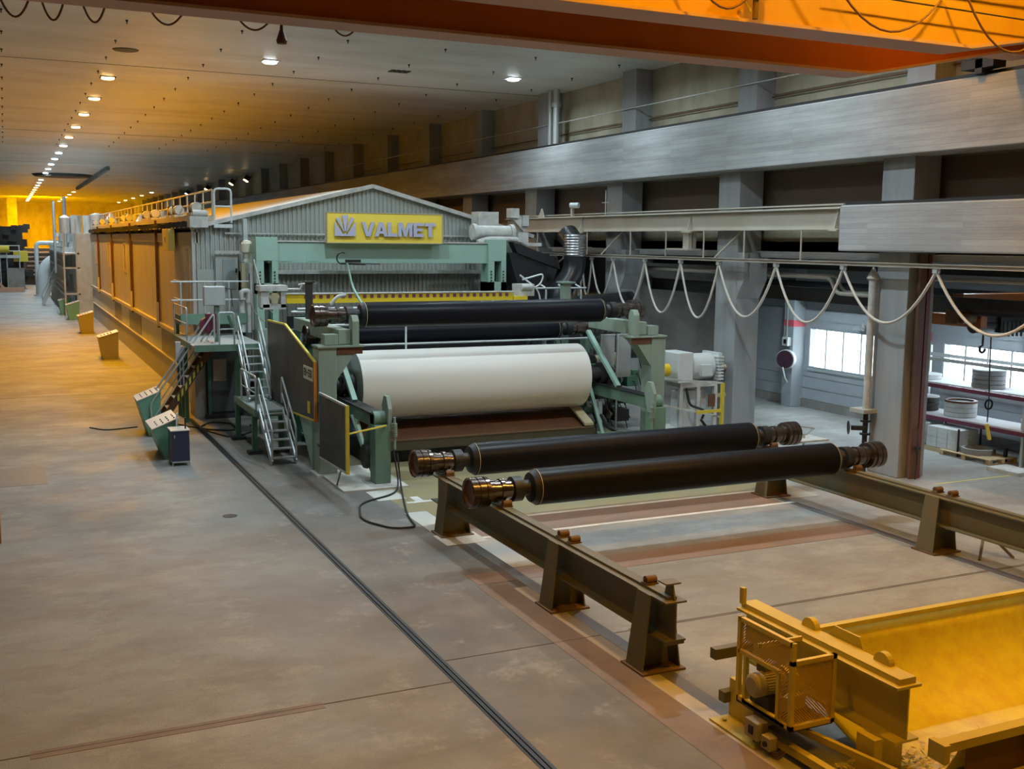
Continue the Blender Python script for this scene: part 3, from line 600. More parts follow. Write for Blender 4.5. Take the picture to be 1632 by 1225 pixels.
def ringstack(x, y, z, r, h, label, m=GREYC, top=PAPERST, hollow=False):
    t = thing('ring_stack', label, 'stack', (x, y, z), 'stacked goods on the rack')
    n = max(1, int(h/0.12)); b = MB(); 
    for k in range(n): b.lathe((x, y, z+k*h/n), (0, 0, 1), [(0, r*0.97), (0.01, r), (h/n-0.015, r), (h/n-0.005, r*0.97)], 28)
    b.build('ring_pile', m, t)
    if hollow: MB().lathe((x, y, z+h), (0, 0, 1), [(0, r), (0.05, r), (0.05, r*0.8), (0.01, r*0.8)], 28, caps=False).build('rim', BROWN, t)
    else: MB().lathe((x, y, z+h), (0, 0, 1), [(0, r*1.02), (0.03, r*1.02)], 28).build('cover', top, t)
ringstack(25.6, 24.5, 1.98, 0.42, 0.12, 'low white stack at the left end of the upper shelf', CARD)
ringstack(25.6, 22.2, 1.98, 0.46, 0.50, 'grey ring stack in the middle of the upper shelf')
ringstack(25.6, 20.0, 1.98, 0.5, 0.5, 'grey ring stack at the right of the upper shelf')
ringstack(25.6, 24.55, 1.01, 0.42, 0.4, 'brown ring stack with a white cover on the middle shelf', DARK)
ringstack(25.6, 23.15, 1.01, 0.46, 0.42, 'open grey ring drum with a brown rim on the middle shelf', CARD, hollow=True)
ringstack(25.6, 20.3, 1.01, 0.55, 0.25, 'low white round stack on the middle shelf right', CARD)
for (y, x) in ((24.3, 25.15), (22.9, 25.05)):
    t = thing('crate_on_pallet', 'stack of white cartons with corner posts below the rack' if y > 24 else 'white carton stack on a pallet beside the open floor', 'carton stack', (x, y, 0), 'carton stacks below the rack')
    b = MB()
    for k in range(4):
        for j in range(3): b.box(x-0.4, x+0.4, y-0.58+j*0.39, y-0.58+j*0.39+0.375, 0.14+k*0.15, 0.14+k*0.15+0.145)
    b.build('carton_pile', CARD, t)
    MB().box(x-0.42, x+0.42, y-0.62, y+0.62, 0.1, 0.13).box(x-0.42, x-0.3, y-0.62, y+0.62, 0, 0.1).box(x+0.3, x+0.42, y-0.62, y+0.62, 0, 0.1).build('pallet_base', WOOD, t)
    for dx in (-0.44, 0.44):
        MB().box(x+dx-0.02, x+dx+0.02, y-0.66, y-0.62, 0, 0.8).build('corner_post', BLACKM, t)
t = thing('pallet', 'wooden pallet with metal parts on the annex floor', 'pallet', (24.9, 21.9, 0))
for k in range(6): MB().box(24.45+0.19*k, 24.6+0.19*k, 21.0, 22.8, 0.12, 0.145).build('deck_board', WOOD, t)
for y in (21.05, 21.9, 22.7):
    for x in (24.5, 24.98, 25.45): MB().box(x-0.06, x+0.06, y-0.07, y+0.07, 0.02, 0.12).build('block', WOOD, t)
    MB().box(24.45, 25.55, y-0.06, y+0.06, 0.0, 0.02).build('deck_board', WOOD, t)
tag(MB().lathe((25.0, 21.9, 0.145), (0, 0, 1), [(0, 0.48), (0.16, 0.48), (0.16, 0.38), (0.02, 0.38)], 8, caps=False).build('ring_casting', GREYC), 'grey octagonal ring part lying on the pallet', 'machine part')
t = thing('steel_table', 'low dark steel bench below the rack right end', 'bench', (25.8, 20.6, 0))
MB().box(25.2, 26.3, 19.2, 21.3, 0.42, 0.48).build('top', BLACKM, t)
for x in (25.3, 26.2):
    for y in (19.3, 21.2): MB().box(x-0.04, x+0.04, y-0.04, y+0.04, 0, 0.42).build('leg', BLACKM, t)
tag(MB().box(23.9, 24.6, 19.6, 20.6, 0.0, 0.1).build('steel_plate', DUSTY), 'flat grey plate lying on the annex floor', 'plate')
# flood lamps on annex wall
tag(MB().box(26.6, 26.85, 28.6, 28.95, 3.1, 3.2).bar((26.85, 28.7, 3.1), (26.65, 28.5, 3.4), 0.08).build('wall_lamp', GALV), 'small white lamp fitting above the first window', 'lamp')

# ================================================================== ROLLS AND STANDS
RP = [(-1.35, 0.24), (-1.37, 0.27), (-1.35, 0.29), (-1.24, 0.29), (-1.235, 0.275), (-1.215, 0.275), (-1.21, 0.29), (-1.10, 0.29), (-1.095, 0.27), (-1.07, 0.27), (-1.065, 0.285), (-0.99, 0.28), (-0.98, 0.205), (-0.87, 0.205), (-0.865, 0.19), (-0.74, 0.19), (-0.735, 0.215), (-0.66, 0.215), (-0.655, 0.18), (-0.46, 0.18)]
RP0 = [(-1.35, 0.24), (-1.30, 0.22), (-1.29, 0.0)]
RP2 = [(-0.50, 0.18), (-0.49, 0.235), (-0.30, 0.235), (-0.29, 0.165), (-0.20, 0.15), (-0.13, 0.15), (-0.12, 0.2), (-0.10, 0.28), (0, 0.335)]
def roll(x0, x1, y, z, r, label, group=None, journ=True):
    t = thing('roll', label, 'roll', ((x0+x1)/2, y, z-r), group)
    MB().lathe((x0, y, z), (1, 0, 0), [(0, r-0.012), (0.012, r), (0.05, r), (x1-x0-0.05, r), (x1-x0-0.012, r), (x1-x0, r-0.012)], 56).build('cover', RUBBER, t)
    MB().lathe((x0, y, z), (1, 0, 0), [(0.006, r+0.004), (0.02, r+0.004)], 56, False).build('edge_ring', TANM, t)
    MB().lathe((x1, y, z), (-1, 0, 0), [(0.006, r+0.004), (0.02, r+0.004)], 56, False).build('edge_ring', TANM, t)
    if journ:
        for xx, s in ((x0, 1), (x1, -1)):
            MB().lathe((xx, y, z), (s, 0, 0), RP, 40, False).build('journal', TURNED, t)
            MB().lathe((xx, y, z), (s, 0, 0), RP0, 40, False).build('end_face', BROWN, t)
            MB().lathe((xx, y, z), (s, 0, 0), RP2, 40, False).build('bearing_collar', BLACKM, t)
    return t
roll(8.87, 16.02, 17.9, 1.42, 0.345, 'nearest long black rubber roll resting on the roll stands', 'spare rolls')
roll(8.83, 16.05, 20.75, 1.42, 0.345, 'second long black roll on the stands next to the reel', 'spare rolls')
roll(8.48, 15.62, 27.4, 4.06, 0.335, 'black roll parked on the top arms above the paper reel', 'spare rolls')

def stand_leg(x, y, par, m, zt=0.55, w=0.22):
    l = MB()
    for s in (-1, 1):
        l.prism([(x+s*0.30, y-w, 0.03), (x+s*0.30, y+w, 0.03), (x+s*0.17, y+w*0.8, 1.12), (x+s*0.17, y-w*0.8, 1.12)], (s*0.02, 0, 0))
    l.prism([(x-0.29, y-0.01, 0.03), (x+0.29, y-0.01, 0.03), (x+0.17, y-0.01, zt), (x-0.17, y-0.01, zt)], (0, 0.02, 0))
    l.build('leg', m, par)
    p = MB().box(x-0.36, x+0.36, y-w-0.08, y+w+0.08, 0, 0.03)
    for sx in (-1, 1):
        for sy in (-1, 1): p.lathe((x+sx*0.16, y+sy*0.17, 0.03), (0, 0, 1), [(0, 0.025), (0.025, 0.025)], 6)
    p.build('base_plate', RUST, par)
def stand(x, y0, legs, y1, label, sgn):
    t = thing('roll_stand', label, 'roll stand', (x, (y0+y1)/2, 0), 'roll stands')
    MB().ibeam_y(x, y0, y1, 0.55, 1.12, 0.34, 0.025).box(x-0.07, x+0.07, y0+0.1, y1, 1.12, 1.16).build('beam', OLIVE, t)
    MB().box(x-0.16, x+0.16, y0+0.02, y0+0.05, 0.5, 0.55).prism([(x, y0+0.32, 1.12), (x, y0+0.05, 1.12), (x, y0+0.12, 1.34), (x, y0+0.25, 1.34)], (0.025, 0, 0)).box(x-0.12, x+0.12, y0+0.08, y0+0.30, 1.34, 1.36).build('end_stop', OLIVE, t)
    for y in legs: stand_leg(x, y, t, OLIVE)
    for y in (20.53, 20.97, 17.68, 18.12, 15.43, 15.05, 12.75):
        if y < y0+0.3: continue
        b = MB().box(x-0.06, x+0.14, y-0.08, y+0.08, 1.16, 1.18)
        b.lathe((x-0.04, y, 1.215), (1, 0, 0), [(0.02, 0.02), (0, 0.025), (0, 0.062), (0.17, 0.062)], 18); b.build('chock', RUST, t)
stand(8.15, 12.0, (20.25, 15.35, 12.55), 21.05, 'left olive steel roll stand with three flared legs', 1)
stand(16.55, 12.0, (20.5, 15.35, 12.6), 21.25, 'right olive steel roll stand running past the big pillar', -1)
t = thing('trestle', 'small olive trestle standing beyond the right roll stand', 'trestle', (17.4, 14.2, 0))
MB().bar((17.22, 14.85, 0.5), (17.95, 13.2, 0.5), 0.07, 0.06).build('top_bar', OLIVE, t)
for a, b in (((17.24, 14.8, 0.5), (16.8, 14.5, 0)), ((17.24, 14.8, 0.5), (17.55, 14.35, 0)), ((17.85, 13.4, 0.5), (17.4, 13.2, 0)), ((17.85, 13.4, 0.5), (18.3, 13.4, 0))): MB().bar(a, b, 0.05).build('leg', OLIVE, t)

# ------------------------------------------------------------------ yellow stand, motor guard and bin in the foreground
t = thing('yellow_roll_stand', 'yellow steel roll stand at the edge of the yellow bin', 'roll stand', (8.75, 10, 0))
XB = 8.85
MB().ibeam_y(XB, 8.45, 11.35, 0.52, 1.18, 0.36, 0.03).box(XB-0.10, XB+0.14, 8.5, 11.35, 1.18, 1.25).build('beam', STANDY, t)
MB().box(XB-0.16, XB-0.10, 11.25, 11.32, 1.25, 1.47).build('end_stop', STANDY, t)
for y in (10.2, 8.95):
    MB().prism(arc((XB+0.06, y, 1.25), 0.13, 0, 180, 10, (0, 1, 0), (0, 0, 1)), (0.08, 0, 0)).build('chock', STANDY, t)
MB().prism([(XB+0.16, 9.35, 1.25), (XB+0.16, 9.95, 1.25), (XB+0.16, 9.85, 1.38), (XB+0.16, 9.42, 1.38)], (0.03, 0, 0)).build('guide_plate', STANDY, t)
MB().box(XB-0.3, XB+0.12, 8.62, 8.9, 0.0, 0.52).build('leg', STANDY, t); MB().box(XB-0.7, XB-0.2, 10.25, 10.75, 0.03, 0.52).build('leg', STANDY, t)
bp = MB().box(7.85, 8.3, 9.85, 10.75, 0, 0.03)
for y in (10.0, 10.6): bp.lathe((7.98, y, 0.03), (0, 0, 1), [(0, 0.03), (0.03, 0.03)], 6)
bp.build('base_plate', STANDY, t)
MB().box(8.1, 8.7, 11.0, 11.12, 0.66, 0.80).build('cross_tube', OLIVE, t); MB().box(8.05, 8.5, 10.72, 10.84, 0.2, 0.34).build('cross_tube', OLIVE, t)
MB().bar((8.3, 9.6, 0.3), (8.6, 7.9, 0.32), 0.06, 0.08).bar((8.1, 10.2, 0.12), (8.2, 7.6, 0.12), 0.1, 0.1).build('tie_bar', STANDY, t)
def guard():
    t = thing('motor_guard', 'yellow mesh guard cage around the drive motor', 'guard', (8.3, 9.9, 0.3))
    x0, x1, ya, yb, z0, z1, w_ = 8.0, 8.66, 9.42, 10.41, 0.40, 1.46, 0.055
    f = MB()
    for y in (ya, yb): f.box(x0, x0+w_, y-w_/2, y+w_/2, z0, z1)
    for z in (z0, z1-w_): f.box(x0, x0+w_, ya, yb, z, z+w_)
    f.box(x0, x0+w_, ya+0.20, ya+0.25, z0, z0+0.62); f.box(x0, x0+w_, ya+0.22, yb, z0+0.60, z0+0.65); f.box(x0, x0+w_, yb-0.16, yb-0.11, z0, z0+0.6)
    zt = z1-0.22
    f.box(x1-w_, x1, ya-w_/2, ya+w_/2, z0, zt)
    for z in (z0, zt-w_): f.box(x0, x1, ya-w_/2, ya+w_/2, z, z+w_)
    f.box(x0, x1, yb-0.40, yb-0.36, zt-w_, zt)
    f.build('frame', YELLOWP, t)
    MB().box(x0+0.02, x0+0.025, ya+0.03, yb-0.03, z0+0.64, z1-0.04).box(x0+0.02, x0+0.025, ya+0.03, ya+0.21, z0+0.04, z0+0.64).build('side_screen', MESHM, t)
    MB().box(x0+0.05, x1-0.05, ya-0.003, ya+0.003, z0+0.05, zt-0.04).build('front_screen', MESHM, t)
    MB().box(x0, x1, ya, yb, z0-0.03, z0).build('floor_plate', DARK, t)
    MB().bar((x0+0.1, ya+0.2, z0+0.22), (x1-0.1, ya+0.45, z0+0.12), 0.12, 0.16).build('inner_plate', TANM, t)
guard()
t = thing('drive_motor', 'dusty finned electric motor inside the yellow guard', 'motor', (8.2, 10.0, 0.5))
mo = MB().cyl((8.02, 10.0, 0.74), (8.35, 10.0, 0.74), 0.125, 28)
for k in range(28):
    a = 2*math.pi*k/28; c_, s_ = math.cos(a), math.sin(a)
    mo.bar((8.05, 10.0+c_*0.135, 0.74+s_*0.135), (8.33, 10.0+c_*0.135, 0.74+s_*0.135), 0.006, 0.03, (0, c_, s_))
mo.build('body', TANM, t)
MB().lathe((7.90, 10.0, 0.74), (1, 0, 0), [(0, 0.10), (0.015, 0.13), (0.03, 0.145), (0.13, 0.15)], 28).build('fan_cover', TANM, t)
MB().box(8.08, 8.28, 9.98, 10.14, 0.86, 0.97).build('terminal_box', OLIVE, t)
MB().lathe((8.35, 10.0, 0.74), (1, 0, 0), [(0, 0.17), (0.04, 0.17), (0.04, 0.12), (0.12, 0.12), (0.12, 0.17), (0.15, 0.17)], 24).build('coupling', YELLOWP, t)
MB().box(8.05, 8.33, 9.85, 10.2, 0.44, 0.61).box(8.0, 8.5, 9.5, 10.3, 0.40, 0.44).build('foot', DARK, t)
t = thing('switch_cabinet', 'beige switch box under the motor guard', 'switch box', (7.95, 9.85, 0.15))
MB().box(7.86, 8.02, 9.80, 10.05, 0.12, 0.34).build('body', TANM, t, 0.01); MB().box(7.845, 7.86, 9.88, 9.96, 0.18, 0.28).build('switch', BLACKM, t)
t = thing('plug_socket', 'smaller socket box beside the beige switch box', 'socket', (7.95, 9.65, 0.1))
MB().box(7.87, 8.0, 9.58, 9.74, 0.09, 0.25).build('body', TANM, t, 0.01); MB().cyl((7.85, 9.66, 0.16), (7.88, 9.66, 0.16), 0.035, 12).build('socket_hole', BLACKM, t)
c = MB()
for k in range(4): c.tube(sag((7.93, 9.85-0.05*k, 0.12), (7.95, 9.45-0.02*k, 0.16), 0.09+0.012*k, 12), 0.008, 6)
tag(c.build('power_lead', CABLEO), 'looped brown leads hanging below the switch boxes', 'cable')
# trough shaped yellow bin
t = thing('yellow_bin', 'large yellow sheet metal bin at the right edge', 'bin', (11.5, 8.8, 0))
prof = [(10.35, 1.12)]+[(9.15+1.15*math.cos(math.radians(a)), 1.0+0.92*math.sin(math.radians(a))) for a in range(-8, -91, -6)]+[(8.9, 0.08), (8.5, 0.12), (8.2, 0.22), (8.0, 0.40), (7.88, 0.62), (7.78, 0.86)]
th = 0.02
inn = MB(); n = len(prof)
BIN = mat('worn_yellow_bin', (0.74, 0.66, 0.09), 0.5, var=0.10, scale=3, dirt=(0.60, 0.40, 0.10), damt=0.6, dscale=4)
inn.prism([(8.98, y, z) for y, z in prof]+[(8.98, y+(0.02 if i < 3 else 0), z-th) for i, (y, z) in reversed(list(enumerate(prof)))], (6.5, 0, 0))
inn.sm = [len(f) == 4 for f in inn.f]; inn.build('trough', BIN, t)
MB().box(8.98, 15.5, 10.33, 10.43, 1.10, 1.16).build('rim', STANDY, t)
MB().box(8.55, 15.5, 7.66, 7.80, 0.80, 0.90).box(8.5, 8.58, 7.6, 7.82, 0.72, 0.92).build('front_rail', STANDY, t)
MB().box(8.98, 15.5, 7.73, 7.76, 0.1, 0.8).build('front_plate', BROWN, t)
for x in (9.95, 11.5): MB().box(x-0.08, x+0.08, 7.64, 7.74, 0.0, 0.8).build('post', STANDY, t)
MB().box(8.98, 15.5, 7.64, 7.74, 0.3, 0.38).build('lower_rail', STANDY, t)
MB().prism([(8.98, y, z) for y, z in prof]+[(8.98, 7.8, 0.05), (8.98, 10.35, 0.05)][::1], (-0.015, 0, 0)).build('end_plate', BIN, t) if False else None
sc = MB(); rr = random.Random(3)
for k in range(420):
    x = 9.0+rr.random()**1.5*1.5; y = 8.05+rr.random()*0.75; z = 0.16+rr.random()*0.12
    a = rr.random()*6.3; l = 0.03+rr.random()*0.05
    p = V((x, y, z)); d = V((math.cos(a), math.sin(a), rr.random()-0.3)).normalized()*l; e = V((-d.y, d.x, 0.02))*0.35
    sc.add([p-d, p+e, p+d, p-e], [(0, 1, 2, 3)])
o = sc.build('paper_scraps', mat('torn_paper', (0.55, 0.45, 0.28), 0.8, var=0.3, scale=8)); tag(o, 'torn paper scraps lying in the yellow bin', 'paper scraps', kind='stuff')
sc2 = MB()
for k in range(500):
    x = 8.25+rr.random()*0.7; y = 8.0+rr.random()*1.1; z = 0.01+rr.random()*0.08*(1-abs(x-8.6)*1.5)
    a = rr.random()*6.3; l = 0.02+rr.random()*0.04; p = V((x, y, max(0.006, z))); d = V((math.cos(a), math.sin(a), 0.2))*l; e = V((-d.y, d.x, 0.01))*0.35
    sc2.add([p-d, p+e, p+d, p-e], [(0, 1, 2, 3)])
o = sc2.build('paper_shreds', MATS['torn_paper']); tag(o, 'shredded paper heaped on the floor below the yellow stand', 'paper scraps', kind='stuff')

# ================================================================== THE REEL MACHINE
# paper reel
t = thing('paper_reel', 'huge white paper reel in the green reel machine', 'paper reel', (12, 28.5, 1.1))
R0 = 0.945
MB().lathe((8.52, 28.5, 2.05), (1, 0, 0), [(0, R0), (6.98, R0)], 96, False).build('paper', PAPER, t)
MB().lathe((8.525, 28.5, 2.05), (1, 0, 0), [(0, R0-0.002), (0, 0.30)], 96, False).build('paper_edge', PAPERE, t)
MB().lathe((15.495, 28.5, 2.05), (1, 0, 0), [(0, R0-0.002), (0, 0.3)], 96, False).build('paper_edge', PAPERE, t)
for xx, s in ((8.52, 1), (15.5, -1)):
    MB().lathe((xx, 28.5, 2.05), (s, 0, 0), [(0.02, 0.32), (-0.18, 0.32), (-0.18, 0.22), (-0.32, 0.22), (-0.32, 0.30), (-0.42, 0.30), (-0.42, 0.20), (-0.75, 0.20), (-0.75, 0.34), (-0.83, 0.34), (-0.83, 0.30), (-0.93, 0.30), (-0.93, 0.36), (-1.03, 0.36), (-1.03, 0.25), (-1.2, 0.22), (-1.2, 0)], 36, False).build('spool_journal', DARK, t)
def side_frame(s, xf, lbl):
    """s=+1 left frame (column outermost), s=-1 right frame; xf(x) mirrors about the machine centre"""
    t = thing('reel_side_frame', lbl, 'machine frame', (xf(7.4), 27, 0), 'reel machine side frames')
    def bx(mb, x0, x1, *r): a, b = xf(x0), xf(x1); return mb.box(min(a, b), max(a, b), *r)
    bx(MB(), 7.05, 7.52, 26.6, 27.15, 0.05, 3.30).build('column', GREEN_W, t, 0.015)
    bx(MB(), 6.95, 7.62, 26.5, 27.25, 0, 0.05).build('base_plate', DUSTY, t)
    m = MB().prism([(xf(7.52), 26.62, 3.30), (xf(8.22), 26.62, 3.30), (xf(8.05), 26.62, 3.18), (xf(7.52), 26.62, 2.45)], (0, 0.5, 0)); m.build('gusset', GREEN_W, t)
    bx(MB(), 7.03, 8.25, 26.55, 27.2, 3.30, 3.345).build('cap_plate', GREEN_W, t)
    bx(MB(), 7.53, 8.21, 26.6, 26.625, 3.12, 3.3).build('rust_band', BROWN, t)
    bx(MB(), 7.62, 7.95, 26.75, 31.5, 3.36, 3.74).build('top_arm', GREEN_W, t, 0.015)
    h = MB(); a = xf(7.95); h.prism([(a, 26.62, 3.34), (a, 26.95, 3.34), (a, 26.95, 3.95), (a, 26.85, 4.1), (a, 26.72, 4.1), (a, 26.62, 3.95)], (s*0.18, 0, 0)); h.build('end_hook', GREEN_W, t, 0.01)
    bx(MB(), 7.25, 7.6, 26.7, 27.1, 3.36, 3.62).build('stop_block', GREEN_W, t)
    bx(MB(), 8.05, 8.35, 25.2, 33.5, 1.42, 1.75).build('lower_rail', GREEN, t, 0.01)
    bx(MB(), 8.02, 8.38, 25.2, 33.5, 1.75, 1.775).build('rail_top', BLACKM, t)
    bx(MB(), 8.02, 8.42, 25.0, 25.42, 0.05, 1.5).build('front_post', GREEN, t, 0.01)
    bx(MB(), 7.85, 8.6, 24.75, 25.6, 0.0, 0.05).build('post_foot', DUSTY, t)
    h = MB(); a = xf(8.35); h.prism([(a, 25.0, 1.35), (a, 25.3, 1.35), (a, 25.5, 1.95), (a, 25.35, 2.2), (a, 25.15, 2.2), (a, 24.98, 1.9)], (s*0.1, 0, 0)); h.build('stop_lever', GREEN_W, t, 0.008)
    MB().cyl((xf(8.05), 25.32, 1.62), (xf(8.42), 25.32, 1.62), 0.2, 20).build('pivot_boss', GREEN, t)
    sp = MB()
    for k in range(7): sp.lathe((xf(8.5), 24.95, 1.22+0.05*k), (0, 0, 1), [(0, 0.07), (0.03, 0.07)], 12)
    sp.cyl((xf(8.5), 24.95, 0.9), (xf(8.5), 24.95, 1.7), 0.035, 10); sp.build('spring_buffer', GREEN_W, t)
    for y, hgt in ((29.8, 3.36), (31.6, 3.36)): bx(MB(), 7.6, 7.95, y, y+0.35, 0, hgt).build('rear_column', GREEN_D if s > 0 else GREEN, t)
    MB().bar((xf(8.2), 29.2, 3.3), (xf(8.2), 27.3, 1.8), 0.14, 0.10).build('upper_brace', GREEN_L, t)
    MB().bar((xf(8.45), 28.9, 2.15), (xf(8.55), 27.5, 0.25), 0.10, 0.08).build('lower_brace', GREEN_L, t)
    return t
side_frame(1, lambda x: x, 'left green reel machine frame with column and top arm')
side_frame(-1, lambda x: 24.45-x, 'right green reel machine frame with slanted braces')
# small bits on the left frame
tag(MB().prism([(7.02, 28.6, 1.35), (7.02, 27.2, 1.35), (7.02, 27.2, 0.05)], (0.06, 0, 0)).build('corner_brace', GREEN_L), 'pale green triangular brace behind the left column foot', 'brace')
t = thing('lift_arm', 'green curved lift arm in front of the left frame', 'lift arm', (8.1, 25.9, 0))
MB().tube(fillet([(8.2, 25.5, 1.55), (8.1, 25.9, 1.0), (8.15, 25.8, 0.5), (8.2, 25.4, 0.15)], 0.3), [0.12]*14 if False else 0.12, 12).build('arm', GREEN, t)
MB().lathe((7.95, 25.75, 0.62), (1, 0, 0), [(0, 0.3), (0.08, 0.32), (0.1, 0.26), (0.3, 0.24)], 28).build('belt_wheel', DARK, t)
MB().bar((7.9, 26.6, 1.55), (8.05, 26.1, 0.7), 0.06, 0.04).build('link_bar', GREEN_L, t)
tag(MB().box(7.1, 8.75, 24.6, 27.4, 0.003, 0.04).build('base_slab', FWHITE), 'grey steel plate under the left frame', 'base plate')
# shields
t = thing('shield_panel', 'tall dark side shield with a yellow slanted edge', 'shield', (6.95, 29.5, 1.2))
sp_ = [(6.98, 32.1, 1.15), (6.98, 26.85, 1.42), (6.98, 26.70, 2.92), (6.98, 29.9, 3.66), (6.98, 32.1, 3.62)]
MB().prism(sp_, (0.04, 0, 0)).build('sheet', SHIELD, t)
e = MB()
for a, b in ((2, 3), (3, 4), (0, 1)): e.bar(V(sp_[a])+V((0.02, 0, 0)), V(sp_[b])+V((0.02, 0, 0)), 0.06, 0.05)
e.build('edge_strip', YELLOWP, t); MB().box(6.95, 7.03, 26.66, 26.74, 1.4, 2.94).build('front_edge', mat('orange_edge_paint', (0.55, 0.2, 0.02), 0.5), t)
MB().box(6.95, 6.975, 26.82, 27.75, 2.42, 2.76).build('name_plate', mat('plate_cream', (0.68, 0.68, 0.5), 0.5), t)
MB().box(6.955, 6.975, 27.15, 27.4, 1.55, 1.85).build('warning_label', SCANY, t)
# blocky characters of the name plate
GL = {'E': ['111', '100', '111', '100', '111'], 'M': ['101', '111', '111', '101', '101'], 'P': ['111', '101', '111', '100', '100'], 'G': ['111', '100', '101', '101', '111'], 'O': ['111', '101', '101', '101', '111'], 'K': ['101', '101', '110', '101', '101'], '-': ['000', '000', '111', '000', '000']}
b = MB(); yy = 27.68
for ch in 'EM-EGO':
    for r_, row in enumerate(GL[ch]):
        for c_, v_ in enumerate(row):
            if v_ == '1': b.box(6.945, 6.95, yy-0.033*(c_+1), yy-0.033*c_, 2.70-0.04*(r_+1), 2.70-0.04*r_)
    yy -= 0.137
b.build('plate_lettering', BLACKM, [o for o in COL.objects if o.name == 'shield_panel'][0])
t = thing('shield_panel', 'small dark shield door with a yellow edge hinged to the left frame', 'shield', (7.0, 25.2, 0))
q = [(6.99, 26.35, 0.56), (6.99, 23.95, 0.62), (6.99, 23.95, 2.2), (6.99, 26.35, 2.2)]
MB().prism(q, (0.03, 0, 0)).build('sheet', SHIELD, t)
MB().bar(q[2], q[3], 0.05).build('edge_strip', DUSTY, t); MB().bar(q[0], q[1], 0.04).build('edge_strip', DUSTY, t); MB().box(6.96, 7.04, 23.88, 23.96, 0.6, 2.22).build('front_edge', YELLOWP, t)
MB().bar((7.04, 23.95, 1.55), (8.3, 25.0, 1.5), 0.035).build('latch_bar', YELLOWP, t)
MB().bar((7.02, 24.5, 0.62), (7.15, 25.4, 0.0), 0.03).build('prop', RUST, t); MB().box(7.0, 7.3, 26.3, 26.62, 1.9, 1.96).box(7.0, 7.3, 26.3, 26.62, 0.8, 0.86).build('hinge', DARK, t)
# winder tray beneath the reel, and dark drum rolls behind it
t = thing('reel_tray', 'brown sloped tray under the paper reel', 'tray', (12, 27.6, 0.4))
MB().prism([(8.6, 27.5, 0.62), (8.6, 29.4, 1.15), (8.6, 29.4, 1.10), (8.6, 27.5, 0.57)], (6.9, 0, 0)).build('sheet', BROWN, t)
MB().box(8.6, 15.5, 27.38, 27.5, 0.36, 0.62).build('front_lip', mat('dark_olive_lip', (0.07, 0.06, 0.035), 0.5), t)
MB().box(8.6, 15.5, 27.36, 27.5, 0.62, 0.65).build('front_trim', RUST, t)
MB().prism([(15.2, 27.4, 0.68), (15.2, 28.5, 1.15), (15.2, 28.5, 1.22), (15.2, 27.4, 0.75)], (0.3, 0, 0)).build('end_pad', TANM, t)
tag(MB().box(8.6, 15.7, 27.7, 33.8, 0.0, 0.33).build('machine_bed', BLACKM), 'black machine bed under the reel', 'machine bed')
roll(8.9, 15.5, 29.9, 3.35, 0.30, 'dark drum roll half hidden behind the paper reel', 'machine rolls')
roll(8.7, 15.6, 31.0, 2.0, 0.55, 'big dark reel drum behind the paper reel', 'machine rolls', journ=False)
roll(8.9, 15.4, 32.2, 3.0, 0.22, 'thin dark roll below the yellow scanner beam', 'machine rolls', journ=False)
b = MB()
for y, z, r_ in ((29.2, 3.66, 0.035), (30.6, 3.75, 0.05), (31.4, 3.7, 0.03), (32.6, 3.9, 0.05), (33.4, 3.75, 0.06), (29.5, 3.05, 0.03)): b.tube([(8.0, y, z), (16.4, y, z)], r_, 8)
tag(b.build('cross_pipe', GALV), 'bundle of pale pipes crossing the machine above the drum', 'pipe')
tag(MB().tube([(10.3, 29.2, 2.8), (10.3, 29.2, 3.7)], 0.03, 8).build('air_hose', MOTORW), 'short white hose in front of the drum roll', 'hose')
tag(MB().box(8.0, 16.4, 33.9, 34.0, 0.3, 3.6).build('machine_rear_wall', BLACKM), 'black back panel deep inside the machine', 'panel')
def cluster(x0, x1, y0, y1, z0, z1, n, seed, side, ms):
    """machinery packed beside the frames: every unit is a thing with a body, a shaft and a bolted flange"""
    rr = random.Random(seed)
    for k in range(n):
        x, y, z = x0+(x1-x0)*rr.random(), y0+(y1-y0)*rr.random(), z0+(z1-z0)*rr.random()
        q = 0.12+rr.random()*0.18; m = ms[k % len(ms)]
        t = thing('drive_unit', 'small drive unit with shaft packed into the machine at the %s side' % side, 'drive unit', (x, y, z), 'drive units on the %s side' % side)
        if k % 3: MB().box(x-q*0.8, x+q*0.8, y-q, y+q, z, z+q*1.3).build('body', m, t, 0.012)
        else: MB().lathe((x-q, y, z+q), (1, 0, 0), [(0, q*0.7), (0.03, q), (q*1.6, q), (q*1.9, q*0.6)], 16).build('body', m, t)
        MB().lathe((x-q*1.3, y, z+q*0.7), (1, 0, 0), [(0, q*0.5), (0.04, q*0.5), (0.04, q*0.2), (q*2.6, q*0.2)], 12).build('shaft', STEEL, t)
        MB().tube(fillet([(x, y-q, z+q*0.6), (x, y-q-0.12, z+q*0.6), (x+0.1, y-q-0.14, z-0.25), (x+0.3, y-q, z-0.5)], 0.08), 0.018, 6).build('hose', CABLEB, t)
cluster(7.7, 8.5, 29.3, 33.2, 0.1, 3.1, 26, 5, 'aisle', [GREEN_D, DARK, BLACKM, DUSTY, GREEN_D])
cluster(15.9, 16.9, 28.9, 33.2, 0.1, 3.2, 30, 9, 'pillar', [DARK, GREEN_D, STEEL, DUSTY, BLACKM])
cluster(17.6, 19.2, 30.2, 33.0, 0.2, 2.9, 30, 13, 'drive', [DARK, BLACKM, GREEN_D, DARK, STEEL])
tag(MB().box(17.0, 19.8, 33.2, 33.35, 0.0, 3.7).build('drive_screen', BLACKM), 'black upright screen behind the drive side', 'screen')
